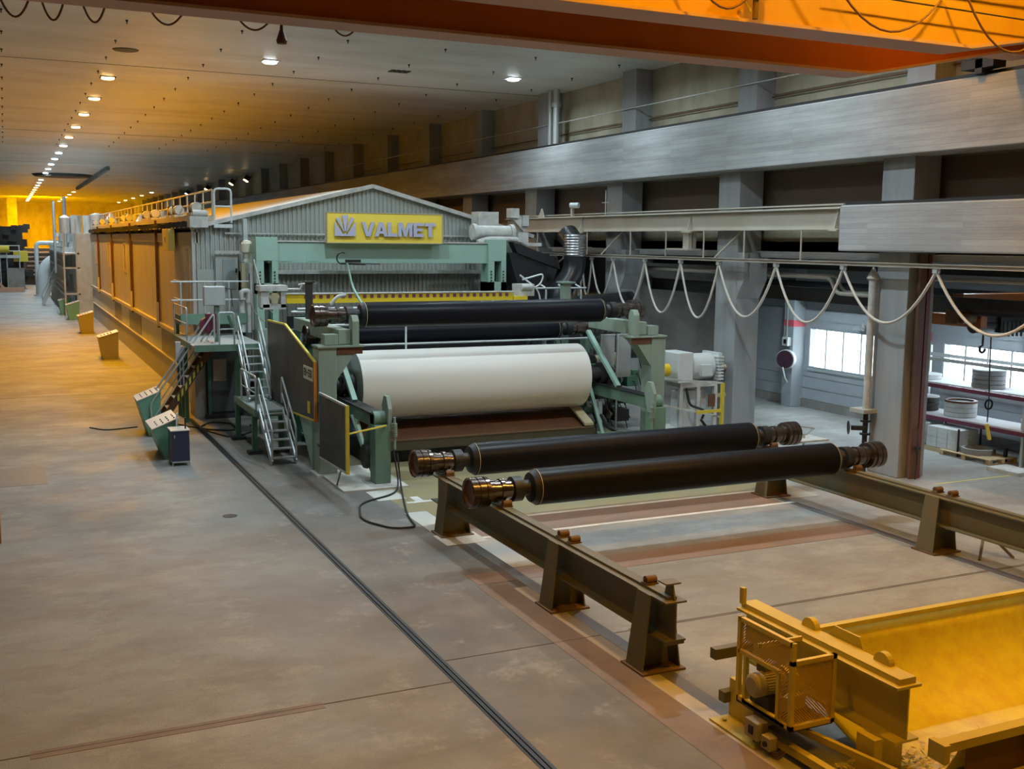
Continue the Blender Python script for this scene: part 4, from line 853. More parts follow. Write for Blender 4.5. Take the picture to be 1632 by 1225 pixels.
for i, x in enumerate((16.95, 17.55)):
    t = thing('clear_screen', 'milky guard screen behind the right column, ' + ('left one' if i == 0 else 'right one'), 'screen', (x+0.25, 29.6, 1.7))
    MB().box(x, x+0.5, 29.6, 29.63, 1.75, 3.1).build('sheet', mat('milky_screen', (0.34, 0.36, 0.36), 0.2), t)
    MB().box(x-0.02, x+0.52, 29.58, 29.65, 3.1, 3.14).box(x-0.02, x+0.02, 29.58, 29.65, 0.0, 3.1).build('frame', GALV, t)
# yellow scanner beam with maroon marks
t = thing('scanner_beam', 'long yellow measuring beam with maroon squares', 'beam', (11.7, 33, 4.05))
MB().box(7.75, 15.4, 32.9, 33.1, 4.06, 4.34).build('beam', SCANY, t); MB().box(7.7, 15.45, 32.86, 33.14, 4.34, 4.37).build('top_flange', DUSTY, t)
b = MB()
for k in range(30): b.box(8.3+0.235*k, 8.41+0.235*k, 32.892, 32.9, 4.20, 4.31)
b.build('square_marks', mat('mark_maroon', (0.20, 0.05, 0.08), 0.5), t)
t = thing('scanner_head', 'dusty scanner head at the left end of the yellow beam', 'scanner head', (7.4, 33, 4.0))
b = MB().box(6.9, 7.75, 32.7, 33.3, 4.45, 4.62).box(6.95, 7.2, 32.75, 33.25, 3.95, 4.45).box(7.55, 7.7, 32.75, 33.25, 3.95, 4.5).box(7.0, 7.7, 32.75, 33.25, 3.9, 4.05)
b.build('housing', DUSTY, t)
MB().cyl((7.2, 32.85, 4.25), (7.5, 32.85, 4.25), 0.13, 14).box(7.25, 7.45, 32.72, 32.9, 4.1, 4.4).build('sensor', TANM, t)
MB().tube([(7.75, 33, 4.5), (8.2, 33, 4.5), (8.25, 33, 4.62)], 0.03, 8).tube([(8.15, 33, 4.62), (8.35, 33, 4.66)], 0.03, 8).build('air_pipe', DUSTY, t)
MB().tube(sag((6.8, 33, 5.4), (7.3, 32.8, 3.8), 0.3), 0.025, 6).tube(fillet([(6.72, 33.1, 5.3), (6.72, 33.1, 3.9), (7.1, 33.0, 3.5)], 0.3), 0.02, 6).build('hose', CABLEW, t)
t = thing('scanner_head', 'grey valve cluster with hoses at the right end of the yellow beam', 'scanner head', (15.6, 33, 4.0))
MB().box(15.42, 15.9, 32.8, 33.2, 3.95, 4.2).build('housing', SCANY, t)
MB().box(15.6, 16.2, 32.9, 33.4, 4.2, 4.6).cyl((15.7, 32.9, 4.5), (16.1, 32.9, 4.5), 0.12, 12).build('valve', DUSTY, t)
MB().tube(fillet([(15.8, 33.0, 4.75), (16.6, 33.0, 4.95), (16.5, 33, 4.6), (16.0, 33.0, 4.35)], 0.3), 0.03, 6).tube(fillet([(15.7, 33, 4.9), (16.4, 33, 4.4), (16.5, 33, 3.9)], 0.4), 0.03, 6).build('hose', MOTORW, t)
tag(MB().box(7.80, 7.97, 30.6, 30.8, 0.05, 4.78).box(7.74, 8.03, 30.55, 30.85, 4.78, 4.82).build('steel_post', DARK), 'dark green upright post left of the top roll', 'post')
tag(MB().box(17.6, 17.9, 33.45, 33.7, 0.0, 4.6).box(17.5, 18.0, 33.3, 33.8, 4.6, 4.65).build('steel_post', GREEN_W), 'pale green upright post right of the machine', 'post')
t = thing('work_light', 'bent lamp arm clamped above the top roll', 'lamp arm', (8.8, 31, 4.3))
MB().tube(fillet([(9.0, 28.9, 4.1), (8.85, 29.6, 4.7), (8.75, 29.8, 5.4)], 0.2), 0.035, 8).build('pole', GREEN_L, t)
MB().tube(arc((8.62, 29.8, 5.5), 0.16, 60, 300, 12, (1, 0, 0), (0, 0, 1)), 0.02, 6).tube([(8.6, 29.8, 5.35), (9.3, 29.8, 5.33)], 0.03, 6).box(8.72, 9.15, 29.75, 29.85, 5.38, 5.46).tube([(9.15, 29.8, 5.35), (9.75, 29.8, 5.33)], 0.015, 6).build('arm', BLACKM, t)
MB().tube(fillet([(8.75, 29.9, 4.45), (8.5, 29.9, 4.42), (8.3, 29.9, 4.2)], 0.1), 0.05, 8).build('hose_elbow', DUSTY, t)

# green portal with the sign
t = thing('green_portal', 'pale green portal frame in front of the corrugated hood', 'portal frame', (12, 36.4, 0))
MB().box(7.9, 16.0, 36.1, 36.6, 5.22, 5.93).build('cross_beam', GREEN_L, t, 0.01); MB().box(7.9, 16.0, 36.05, 36.65, 5.93, 5.97).build('beam_top', DUSTY, t)
for k, x in enumerate((8.2, 9.2)): MB().box(x, x+0.5, 36.085, 36.1, 5.28, 5.52).build('access_panel', GREEN_L, t)
for x in (7.5, 15.85):
    MB().box(x, x+0.72, 36.0, 36.7, 5.3, 6.08).build('head_box', GREEN_L, t, 0.01)
    MB().box(x, x+0.25, 36.0, 36.7, 3.0, 5.3).box(x+0.52, x+0.72, 36.0, 36.7, 3.0, 5.3).box(x, x+0.72, 36.0, 36.7, 4.2, 4.55).build('upright', GREEN_L, t)
    MB().box(x+0.25, x+0.52, 36.5, 36.6, 4.5, 5.3).build('slot', BLACKM, t)
    for k in range(4):
        for dx in (0.12, 0.60): MB().lathe((x+dx, 36.0, 4.6+0.11*k), (0, -1, 0), [(0, 0.03), (0.03, 0.03)], 6).build('bolt', DARK, t)
    MB().box(x, x+0.72, 36.0, 36.7, 0, 3.0).build('leg', GREEN_W, t)
t = thing('sign', 'yellow sign with raised lilac letters reading VALMET', 'sign', (11.9, 35.7, 5.9))
MB().box(9.83, 13.93, 35.68, 35.85, 5.92, 6.92).build('board', SIGNY, t); 
e = MB().box(9.80, 13.96, 35.66, 35.9, 6.91, 6.94).box(9.80, 13.96, 35.66, 35.9, 5.90, 5.93).box(9.8, 9.83, 35.66, 35.9, 5.93, 6.91).box(13.93, 13.96, 35.66, 35.9, 5.93, 6.91); e.build('edge_trim', TANM, t)
def let(polys, x, z, w_, h_, mb):
    for p in polys: mb.prism([(x+a*w_, 35.58, z+b_*h_) for a, b_ in p], (0, 0.045, 0))
L5 = {'V': [[(0, 1), (0.34, 0), (0.66, 0), (1, 1), (0.72, 1), (0.5, 0.32), (0.28, 1)]],
 'A': [[(0, 0), (0.36, 1), (0.5, 1), (0.5, 0.70), (0.40, 0.38), (0.5, 0.38), (0.5, 0.19), (0.34, 0.19), (0.28, 0)], [(1, 0), (0.72, 0), (0.66, 0.19), (0.5, 0.19), (0.5, 0.38), (0.60, 0.38), (0.5, 0.70), (0.5, 1), (0.64, 1)]],
 'L': [[(0, 0), (1, 0), (1, 0.24), (0.36, 0.24), (0.36, 1), (0, 1)]],
 'M': [[(0, 0), (0.22, 0), (0.22, 0.62), (0.42, 0), (0.58, 0), (0.78, 0.62), (0.78, 0), (1, 0), (1, 1), (0.70, 1), (0.5, 0.38), (0.30, 1), (0, 1)]],
 'E': [[(0, 0), (1, 0), (1, 0.22), (0.34, 0.22), (0.34, 0.40), (0.92, 0.40), (0.92, 0.60), (0.34, 0.60), (0.34, 0.78), (1, 0.78), (1, 1), (0, 1)]],
 'T': [[(0.33, 0), (0.67, 0), (0.67, 0.76), (1, 0.76), (1, 1), (0, 1), (0, 0.76), (0.33, 0.76)]]}
lm = MB(); x = 10.98
for ch, w_ in (('V', 0.47), ('A', 0.46), ('L', 0.34), ('M', 0.50), ('E', 0.37), ('T', 0.40)):
    let(L5[ch], x, 6.14, w_, 0.48, lm); x += w_+(0.0 if ch in 'VA' else 0.045)
lm.build('lettering', SIGNL, t)
lg = MB()
def lp(pts): lg.prism([(10.05+a*0.72, 35.58, 6.14+b_*0.70) for a, b_ in pts], (0, 0.045, 0))
lp([(0, 0), (0, 0.68), (0.42, 0.06), (0.42, 0)]); lp([(1, 0), (0.58, 0), (0.58, 0.06), (1, 0.68)]); lp([(0.42, 0), (0.42, 0.06), (0.5, 0.16), (0.58, 0.06), (0.58, 0)])
lp([(0.36, 1), (0.64, 1), (0.53, 0.22), (0.47, 0.22)]); lp([(0.06, 0.83), (0.22, 0.90), (0.45, 0.26), (0.42, 0.22)]); lp([(0.94, 0.83), (0.78, 0.90), (0.55, 0.26), (0.58, 0.22)])
lg.build('emblem', SIGNL, t)
for x in (10.4, 13.4): MB().box(x, x+0.08, 35.85, 36.2, 5.93, 6.0).box(x, x+0.08, 35.85, 35.9, 6.0, 6.6).build('bracket', GREEN_L, t)

# ================================================================== THE DRYER HOOD
HY0, HY1, HX0, HX1, XC = 38.3, 88.0, 5.95, 18.4, 12.2
def corr_front(x0, x1, zf, z0, y, pitch=0.16, d=0.06):
    m = MB(); x = x0
    while x < x1-1e-6:
        for k, (a, yy) in enumerate(((0, 0), (0.35, 0), (0.5, d), (0.85, d))):
            pass
        xs = [x, x+pitch*0.35, x+pitch*0.5, x+pitch*0.85, x+pitch]; yo = [0, 0, d, d, 0]
        for i in range(4):
            a, b = min(xs[i], x1), min(xs[i+1], x1)
            if b-a < 1e-6: continue
            m.add([(a, y+yo[i], z0), (b, y+yo[i+1], z0), (b, y+yo[i+1], zf(b)), (a, y+yo[i], zf(a))], [(0, 1, 2, 3)])
        x += pitch
    return m
t = thing('dryer_hood', 'long hood building with gabled roof and corrugated front', 'hood', (12.2, 60, 0))
gable = lambda x: 6.35+(7.88-6.35)*(1-abs(x-XC)/(XC-HX0)) if x <= XC else 7.88-(7.88-6.25)*(x-XC)/(HX1-XC)
corr_front(HX0, HX1, gable, 4.9, HY0).build('front_wall', CORR, t)
corr_front(7.6, HX1, lambda x: 4.88, 1.0, HY0-0.12).build('lower_front_wall', CORR, t)
MB().box(7.6, HX1, HY0-0.35, HY0, 4.80, 4.93).box(7.6, 8.2, HY0-0.2, HY0, 3, 4.8).build('ledge', DUSTY, t)
MB().box(HX0, 7.35, HY0-0.03, HY0+0.05, 1.0, 4.95).build('door_wall', CORR, t)
e = MB().bar((HX0-0.2, HY0-0.12, 6.36), (XC, HY0-0.12, 7.95), 0.22, 0.14).bar((XC, HY0-0.12, 7.95), (HX1+0.3, HY0-0.12, 6.22), 0.22, 0.14)
e.build('gable_trim', DUSTY, t)
rf = MB(); th = 0.06
rf.add([(HX0-0.2, HY0, 6.38), (XC, HY0, 7.98), (XC, HY1, 7.98), (HX0-0.2, HY1, 6.38), (HX1+0.3, HY0, 6.25), (HX1+0.3, HY1, 6.25)], [(0, 1, 2, 3), (1, 4, 5, 2)])
rf.build('roof', ROOFM, t)
MB().add([(HX1, HY0, 0), (HX1, HY1, 0), (HX1, HY1, 6.3), (HX1, HY0, 6.3)], [(0, 1, 2, 3)]).build('rear_wall', CORR, t)
MB().add([(HX0, HY1, 0), (HX1, HY1, 0), (HX1, HY1, 6.3), (XC, HY1, 7.9), (HX0, HY1, 6.3)], [(0, 1, 2, 3, 4)]).build('end_wall', CORR, t)
MB().bar((6.9, HY0-0.1, 6.2), (17.4, HY0-0.1, 6.2), 0.05).build('sliding_rail', DUSTY, t)
zz = MB(); x = 7.4
while x < 17:
    zz.add([(x, HY0-0.09, 5.95), (x+0.1, HY0-0.09, 6.02), (x+0.2, HY0-0.09, 5.95), (x+0.2, HY0-0.09, 5.83), (x+0.1, HY0-0.09, 5.90), (x, HY0-0.09, 5.83)], [(0, 1, 4, 5), (1, 2, 3, 4)]); x += 0.2
zz.build('zigzag_seal', mat('grimy_seal', (0.22, 0.19, 0.15), 0.8), t)
# side: skirt, corrugated strip, panels between posts
PY = [38.4, 48.4, 58.9, 69.6, 80.2, 88.0]
MB().box(HX0, HX0+0.1, HY0, HY1, 0, 1.12).build('skirt', SKIRT, t)
MB().box(HX0-0.06, HX0+0.1, HY0, HY1, 1.12, 1.17).build('skirt_cap', YELLOWP if False else PANEL, t)
m = MB(); y = HY0
while y < HY1-0.3:
    m.add([(HX0+0.02, y, 1.17), (HX0+0.02, y+0.15, 1.17), (HX0+0.02, y+0.15, 2.3), (HX0+0.02, y, 2.3)], [(3, 2, 1, 0)])
    m.add([(HX0+0.02, y+0.15, 1.17), (HX0+0.08, y+0.2, 1.17), (HX0+0.08, y+0.2, 2.3), (HX0+0.02, y+0.15, 2.3)], [(3, 2, 1, 0)])
    m.add([(HX0+0.08, y+0.2, 1.17), (HX0+0.02, y+0.3, 1.17), (HX0+0.02, y+0.3, 2.3), (HX0+0.08, y+0.2, 2.3)], [(3, 2, 1, 0)]); y += 0.3
m.build('corrugated_strip', mat('glossy_corrugated', (0.62, 0.65, 0.66), 0.3, 0.15, var=0.1), t)
for a_, b_ in ((43.8, 48.2), (56.0, 61.5), (66.0, 70.0)): MB().box(HX0-0.01, HX0+0.015, a_, b_, 1.25, 2.2).build('strip_plate', mat('dull_strip_plate', (0.30, 0.28, 0.22), 0.5), t)
MB().box(HX0-0.12, HX0+0.1, HY0, HY1, 2.3, 2.45).build('panel_sill', PANEL, t)
for i in range(5):
    a, b = PY[i], PY[i+1]
    off = 0.0 if i != 3 else 0.0
    p = MB().box(HX0+0.0, HX0+0.06, a+0.2, b-0.2, 2.45, 5.85)
    o = p.build('wall_panel', PANEL, t)
    wy = (a+b)/2+(-1.9 if i == 0 else 0.0); wh_ = (4.3, 5.75)
    wy = {0: 40.3, 1: 63.0-1000, 2: 62.8, 3: 72.8, 4: 83.5}[i]
    if wy > 0:
        z0_ = 2.7 if i == 0 else 4.15
        MB().box(HX0-0.03, HX0, wy-0.55, wy-0.45, z0_, 5.75).box(HX0-0.03, HX0, wy+0.45, wy+0.55, z0_, 5.75).box(HX0-0.03, HX0, wy-0.45, wy+0.45, z0_, z0_+0.1).box(HX0-0.03, HX0, wy-0.45, wy+0.45, 5.65, 5.75).build('window_frame', PANEL, o)
        MB().box(HX0-0.01, HX0, wy-0.45, wy+0.1, z0_+0.1, 5.65).build('window_slot', BROWN if i else TANM, o)
MB().box(HX0-0.05, HX0+0.1, HY0, HY1, 5.85, 6.22).build('top_fascia', PANEL, t)
MB().box(HX0-0.05, HX0+0.65, HY0, HY1, 6.62, 6.80).build('eave_walkway', PANEL, t)
for y in PY[:-1]:
    MB().box(HX0-0.22, HX0-0.12, y-0.5, y-0.35, 2.3, 3.3).build('stub_post', PANEL, t)
    MB().box(HX0-0.14, HX0-0.02, y-0.06, y+0.06, 2.2, 6.75).build('post', GALV if y < 40 else BROWN, t)
t = thing('electric_box', 'yellow lit cabinet hanging on the hood side wall', 'cabinet', (5.8, 43.0, 5.6))
MB().box(5.55, 5.80, 42.3, 43.9, 5.55, 6.35).build('body', mat('box_yellow', (0.85, 0.68, 0.16), 0.5), t, 0.02); MB().box(5.54, 5.55, 43.0, 43.3, 5.85, 6.05).build('label_plate', TANM, t)
# dark ducts and valves in the gap under the walkway
rr = random.Random(5)
for k in range(44):
    y = 39+k*1.1; r_ = 0.09+rr.random()*0.08
    tag(MB().cyl((5.80, y, 6.42+rr.random()*0.05), (6.1, y+0.4, 6.42), r_, 12).build('roller', DARK), 'dark roller below the hood walkway edge', 'roller', 'rollers below the walkway')
RM = {}
def motor(x, y, z, k=1):
    t = thing('roof_motor', 'dusty geared motor on the hood edge walkway', 'motor', (x, y, z), 'motors on the hood edge')
    MB().cyl((x-0.1, y-0.3*k, z+0.28), (x-0.1, y+0.25*k, z+0.28), 0.18*k, 12).build('body', DUSTY, t)
    MB().box(x-0.25, x+0.1, y+0.25*k, y+0.55*k, z, z+0.45*k).build('gearbox', DARK, t)
    MB().box(x-0.3, x+0.15, y-0.3, y+0.6, z, z+0.1).build('foot', PANEL, t)
for y in (39.2, 43.3, 44.6, 50.5, 53.5, 61.5, 64, 72, 79, 85): motor(6.2, y, 6.80)
b = thing('walkway_railing', 'long railing along the hood roof walkway', 'railing', (6.5, 60, 6.38))
for y in [38.2+1.85*k for k in range(27)]: MB().tube([(6.5, y, 6.80), (6.5, y, 7.66)], 0.028, 6).build('post', YELLOWP if False else PANEL, b)
for z in (7.66, 7.25): MB().tube([(6.5, 38.2, z), (6.5, 86.5, z)], 0.032, 6).build('rail', PANEL, b)
g = thing('roof_gate', 'white tube gate at the near end of the roof walkway', 'gate', (6.75, 38.1, 6.4))
MB().tube(fillet([(6.55, 38.1, 6.55), (6.55, 38.1, 7.70), (7.12, 38.1, 7.70), (7.12, 38.1, 6.55)], 0.15), 0.035, 8).tube([(6.55, 38.1, 7.1), (7.12, 38.1, 7.1)], 0.03, 6).build('frame', MOTORW, g)
MB().box(6.52, 7.15, 38.05, 38.15, 6.38, 6.5).build('toe_board', MOTORW, g)
tag(MB().box(5.7, 6.3, 37.9, 38.5, 6.38, 6.75).cyl((5.8, 38.0, 6.85), (6.3, 38.0, 6.85), 0.12, 12).build('winch', DUSTY), 'small dusty winch at the near roof corner', 'winch')
b = MB()
for k in range(6): y = 86+rr.random()*1.5; tag(MB().lathe((6.3+1.05*k, y, 6.42), (0, 0, 1), [(0, 0.45), (0.7+rr.random()*0.6, 0.45), (1.4, 0.1)], 12).build('roof_tank', PALEM), 'pale round tank at the far end of the hood roof', 'tank', 'roof tanks')
# door in the left front wall, upper corner post, dust column, lantern
t = thing('hood_door', 'pale door with grey window in the hood front', 'door', (6.95, 38.2, 3.0))
MB().box(6.55, 7.3, 38.12, 38.2, 3.0, 5.45).build('leaf', CORR, t); MB().box(6.78, 7.2, 38.08, 38.12, 4.3, 5.3).build('window_pane', GLASSD, t)
MB().box(6.5, 7.45, 38.0, 38.12, 5.5, 5.6).build('rain_strip', DUSTY, t); MB().box(7.22, 7.27, 38.02, 38.12, 4.85, 5.0).build('handle', BLACKM, t)
tag(MB().box(7.42, 7.56, 37.6, 37.85, 2.6, 6.7).build('corner_post', GALV), 'tall grey post at the left of the green portal', 'post')
tag(MB().lathe((7.38, 36.9, 5.25), (0, 0, 1), [(0, 0.14), (0.1, 0.10), (0.28, 0.14), (0.32, 0.20), (0.6, 0.20), (0.7, 0.12), (0.73, 0)], 16).build('globe_lamp', mat('lamp_globe', (0.62, 0.58, 0.46), 0.5)), 'white dome lamp beside the green portal head', 'lamp')
tag(MB().box(7.18, 7.34, 36.8, 37.0, 4.35, 5.2).build('tan_box', TANM), 'narrow tan box on the wall under the dome lamp', 'box')
p = MB().tube([(7.15, 36.7, 2.9), (7.15, 36.7, 4.3)], 0.12, 10).tube(fillet([(7.1, 36.5, 4.0), (7.1, 36.5, 4.3), (7.35, 36.5, 4.3), (7.35, 36.5, 2.9)], 0.15), 0.08, 10).tube([(7.45, 36.4, 3), (7.45, 36.4, 5.2)], 0.04, 8).tube([(7.52, 36.4, 3), (7.52, 36.4, 5.4)], 0.03, 8)
p.lathe((7.35, 36.5, 3.9), (0, 0, 1), [(0, 0.12), (0.12, 0.12)], 10)
tag(p.build('steam_pipes', DUSTY), 'cluster of dusty vertical pipes beside the portal leg', 'pipe')
# machinery right of the hood front: housing, grey motor, black duct
t = thing('roof_drive', 'dusty grey drive unit at the right gable end', 'drive unit', (17, 36.5, 5.9))
MB().box(15.9, 16.7, 37.0, 37.7, 6.1, 7.1).build('cabinet', DUSTY, t); MB().cyl((15.6, 36.7, 6.35), (17.0, 36.7, 6.35), 0.24, 16).cyl((15.5, 36.7, 6.35), (15.65, 36.7, 6.35), 0.3, 16).cyl((17.0, 36.7, 6.35), (17.15, 36.7, 6.35), 0.3, 16).build('motor', DUSTY, t)
MB().tube(fillet([(15.6, 36.4, 5.98), (16.0, 36.4, 6.1), (17.2, 36.4, 6.1), (17.6, 36.4, 5.9)], 0.2), 0.1, 10).build('dusty_hose', DUSTY, t)
MB().box(17.2, 17.6, 36.3, 36.8, 6.0, 6.35).box(17.4, 18.2, 36.4, 36.6, 5.85, 5.98).build('bracket', DUSTY, t)
tag(MB().box(17.2, 17.55, 37.0, 37.4, 6.9, 7.25).bar((17.3, 37.2, 7.1), (17.9, 37.2, 6.5), 0.2, 0.3).box(17.7, 17.95, 37, 37.3, 6.6, 7.0).build('roof_box', DUSTY), 'tilted dusty boxes on the right roof edge', 'box')
d = MB().tube(fillet([(19.4, 36.6, 6.3), (19.4, 36.3, 6.1), (19.4, 36, 5.9), (19.4, 36, 4.9), (18.7, 36, 4.1), (18.7, 36, 2.2)], 0.5), 0.42, 20)
tag(d.build('exhaust_duct', mat('black_duct', (0.05, 0.052, 0.055), 0.3, 0.6)), 'thick black bent exhaust duct behind the monorail', 'duct')
b = MB()
for k in range(8): b.lathe((19.4, 36, 5.5+0.1*k), (0, 0, 1), [(0, 0.42), (0.05, 0.435), (0.1, 0.42)], 20, False)
tag(b.build('duct_sleeve', STEEL), 'ribbed silver sleeve on the exhaust duct', 'duct')
b = MB().prism([(16.9, 36.5, 5.6), (18.6, 36.5, 5.6), (18.3, 36.5, 3.6), (17.6, 36.5, 3.4)], (0, 1.0, 0)); b.prism([(17, 36.4, 6.0), (18.9, 36.4, 5.4), (19, 36.4, 5.0), (17.2, 36.4, 5.6)], (0, 0.4, 0))
tag(b.build('suction_hood', BLACKM), 'black funnel shaped hood behind the right portal leg', 'duct')
b = MB()
for x in (17.2, 17.9, 18.6): b.tube(fillet([(x, 34, 0), (x, 34, 4.4), (x, 34.4, 4.5)], 0.15), 0.035, 8)
b.tube([(16.8, 34, 4.4), (18.8, 34, 4.4)], 0.035, 8).tube([(16.8, 34, 3.9), (18.8, 34, 3.9)], 0.03, 8)
tag(b.build('platform_railing', GALV), 'grey railing behind the right end of the top roll', 'railing')
tag(MB().tube([(16.5, 34.5, 3.6), (21, 34.5, 3.9)], 0.35, 16).build('exhaust_duct', mat('black_duct', (0.05, 0.05, 0.05))), 'low dark horizontal duct beyond the machine', 'duct')

# right side drive: motor, yellow guard rail, pale cone
t = thing('drive_motor', 'large pale grey drive motor right of the reel machine', 'motor', (19.2, 28, 0))
MB().lathe((19.4, 28.4, 2.15), (1, 0, 0), [(0, 0.38), (0.05, 0.42), (0.8, 0.42), (0.85, 0.38)], 28).build('body', MOTORW, t)
MB().box(18.75, 19.3, 27.9, 28.9, 1.7, 2.65).build('gear_case', MOTORW, t, 0.03)
b = MB()
for k in range(8): b.box(20.25, 20.45, 27.9, 28.9, 1.75+0.1*k, 1.80+0.1*k)
b.box(20.28, 20.4, 27.95, 28.85, 1.72, 2.6); b.build('fan_grille', MOTORW, t)
MB().box(19.6, 20.0, 27.85, 28.0, 1.9, 2.25).build('terminal_box', MOTORW, t)
MB().box(18.9, 20.3, 28.0, 28.8, 1.55, 1.7).box(18.5, 20.4, 27.8, 29, 0.0, 0.25).build('base', DUSTY, t)
for x in (18.95, 19.6, 20.25): MB().box(x-0.06, x+0.06, 28.0, 28.12, 0.25, 1.55).build('leg', DUSTY, t)
MB().box(19.05, 20.1, 28.3, 28.75, 0.25, 1.4).build('oil_tank', MOTORW, t, 0.02); MB().box(19.95, 20.2, 27.95, 27.99, 0.9, 1.3).build('label_plate', BROWN, t)
MB().tube(fillet([(19.2, 28.1, 1.5), (19.2, 27.9, 1.0), (19.8, 27.9, 0.8), (19.9, 28.2, 0.5)], 0.15), 0.04, 8).build('oil_hose', BLACKM, t)
MB().lathe((18.15, 28.2, 2.1), (1, 0, 0), [(0, 0.2), (0.4, 0.2)], 18).build('coupling_guard', SCANY, t)
MB().tube([(20.4, 28.3, 2.1), (21.2, 28.3, 2.1)], 0.08, 10).tube([(20.3, 28.3, 1.2), (21.2, 28.3, 1.2)], 0.08, 10).build('air_pipe', CREAMP, t)
t = thing('guard_railing', 'yellow guard railing beside the pale motor', 'railing', (18.6, 26.2, 0))
MB().bar((17.6, 27.3, 1.98), (18.75, 25.6, 2.0), 0.05).bar((17.6, 27.3, 1.2), (18.75, 25.6, 1.0), 0.05).build('rail', DUSTY, t)
for x, y in ((17.6, 27.3), (18.75, 25.6)): MB().bar((x, y, 0), (x, y, 2.0), 0.09).build('post', YELLOWP, t)
MB().bar((18.0, 25.8, 1.15), (18.75, 25.6, 1.2), 0.08).build('cross_rail', YELLOWP, t)
tag(MB().cyl((17.9, 26.4, 0.2), (18.5, 26.4, 0.2), 0.3, 18).box(17.8, 18.6, 26.1, 26.8, 0, 0.25).tube(fillet([(18.3, 26, 0.9), (18.6, 25.9, 0.5), (18.2, 25.8, 0.2)], 0.2), 0.04, 8).build('brake_unit', BLACKM), 'black brake unit behind the yellow guard railing', 'brake unit')
tag(MB().lathe((16.3, 30.5, 2.2), (1, 0, -0.02), [(0, 0.18), (1.9, 0.30)], 20).tube([(16.1, 30.2, 1.95), (18.2, 30.2, 1.75)], 0.05, 8).build('cone_guard', mat('pale_yellow_plastic', (0.48, 0.46, 0.28), 0.35)), 'pale yellow cone shaped shaft guard at the right frame', 'guard')
tag(MB().tube(fillet([(16.0, 27.9, 0.9), (16.2, 27.8, 0.5), (16.6, 27.8, 0.3)], 0.1), 0.04).build('hydraulic_hose', CABLEB), 'dark hose low at the right end of the reel', 'hose')
tag(MB().tube([(15.7, 27.6, 0.35), (16.6, 27.6, 0.35)], 0.06, 10).lathe((15.7, 27.6, 0.35), (1, 0, 0), [(0, 0.1), (0.12, 0.1)], 12).build('cross_shaft', GREEN), 'short green shaft low at the right end of the reel', 'shaft')
tag(MB().cyl((16.15, 28.2, 0.4), (16.15, 28.2, 1.25), 0.08, 12).build('cylinder_rod', GALV), 'upright bluish steel cylinder under the right rail', 'cylinder')

# ================================================================== STAIRS AND PLATFORMS ON THE AISLE SIDE
def stairs(p0, p1, wdir, width, n, label, m_s=GALV, haz=False, rails=(0, 1), group='steel stairs'):
    p0, p1, wd = V(p0), V(p1), V(wdir).normalized()
    t = thing('steel_stairs', label, 'stairs', p0, group)
    for k in (0, 1):
        o = wd*width*k; sb = MB().bar(p0+o, p1+o, 0.04, 0.2); sb.build('stringer', m_s, t)
        if haz and k == 0:
            d = (p1-p0); n_ = V((0, -0.028, 0)); MB().bar(p0+d*0.38+n_, p0+d*0.80+n_, 0.012, 0.12).build('hazard_tape', HAZ, t)
    hd = V((p1.x-p0.x, p1.y-p0.y, 0)).normalized()
    for i in range(n):
        c = p0.lerp(p1, (i+0.6)/n)+wd*width/2
        MB().bar(c-wd*width/2, c+wd*width/2, 0.22 if True else 0, 0.03).build('tread', GALV, t)
    for k in rails:
        o = wd*width*k; up = V((0, 0, 0.95))
        a, b_ = p0+o, p1+o
        MB().tube(fillet([a+V((0, 0, 0.1))-hd*0.0, a+up-hd*0.05, b_+up, b_+V((0, 0, 0.2))], 0.12), 0.03, 8).build('handrail', GALV, t)
        MB().tube([a+up*0.5, b_+up*0.5], 0.02, 6).build('mid_rail', GALV, t)
        mdl = a.lerp(b_, 0.5); MB().tube([mdl, mdl+up], 0.025, 6).build('baluster', GALV, t)
    return t
# lower flight towards the camera, landing, upper flight
stairs((6.23, 28.4, 0.05), (6.23, 29.95, 1.26), (1, 0, 0), 0.65, 6, 'lower flight of steel stairs facing the roll stands')
t = thing('stair_landing', 'green edged landing between the two stair flights', 'platform', (6.5, 31.3, 0))
MB().box(6.15, 6.95, 29.9, 32.9, 1.22, 1.27).build('grating', GALV, t)
MB().box(6.1, 6.16, 29.9, 32.9, 1.1, 1.3).box(6.1, 6.95, 29.86, 29.92, 1.1, 1.24).box(6.94, 7.0, 29.9, 32.9, 1.1, 1.3).build('edge_beam', GREEN, t)
for x, y in ((6.15, 30.2), (6.15, 32.6), (6.9, 30.2)):
    MB().box(x-0.07, x+0.07, y-0.07, y+0.07, 0.05, 1.15).build('leg', GREEN_D, t); MB().box(x-0.2, x+0.2, y-0.16, y+0.16, 0.004, 0.1).build('foot_block', DARK, t)
r = MB().tube(fillet([(6.15, 29.95, 1.27), (6.15, 29.95, 2.22), (6.15, 32.0, 2.22), (6.15, 32.0, 1.27)], 0.08), 0.03, 8).tube([(6.15, 29.95, 1.75), (6.15, 32.0, 1.75)], 0.022, 6)
r.build('railing', GALV, t)
stairs((6.3, 31.6, 1.3), (6.3, 33.1, 2.78), (1, 0, 0), 0.62, 7, 'upper flight of steel stairs between landing and platform')
t = thing('work_platform', 'green work platform at the top of the stairs', 'platform', (6, 35, 0))
MB().box(5.0, 7.1, 33.1, 37.6, 2.76, 2.81).build('grating', GALV, t)
MB().box(4.97, 5.03, 33.9, 37.6, 2.64, 2.84).box(5.0, 7.1, 33.06, 33.12, 2.64, 2.84).build('edge_beam', GREEN, t)
for x, y in ((5.2, 36.3), (6.3, 33.3), (7.0, 33.3), (5.25, 37.4)): MB().box(x-0.06, x+0.06, y-0.06, y+0.06, 0.004, 2.7).build('leg', GREEN_D, t)
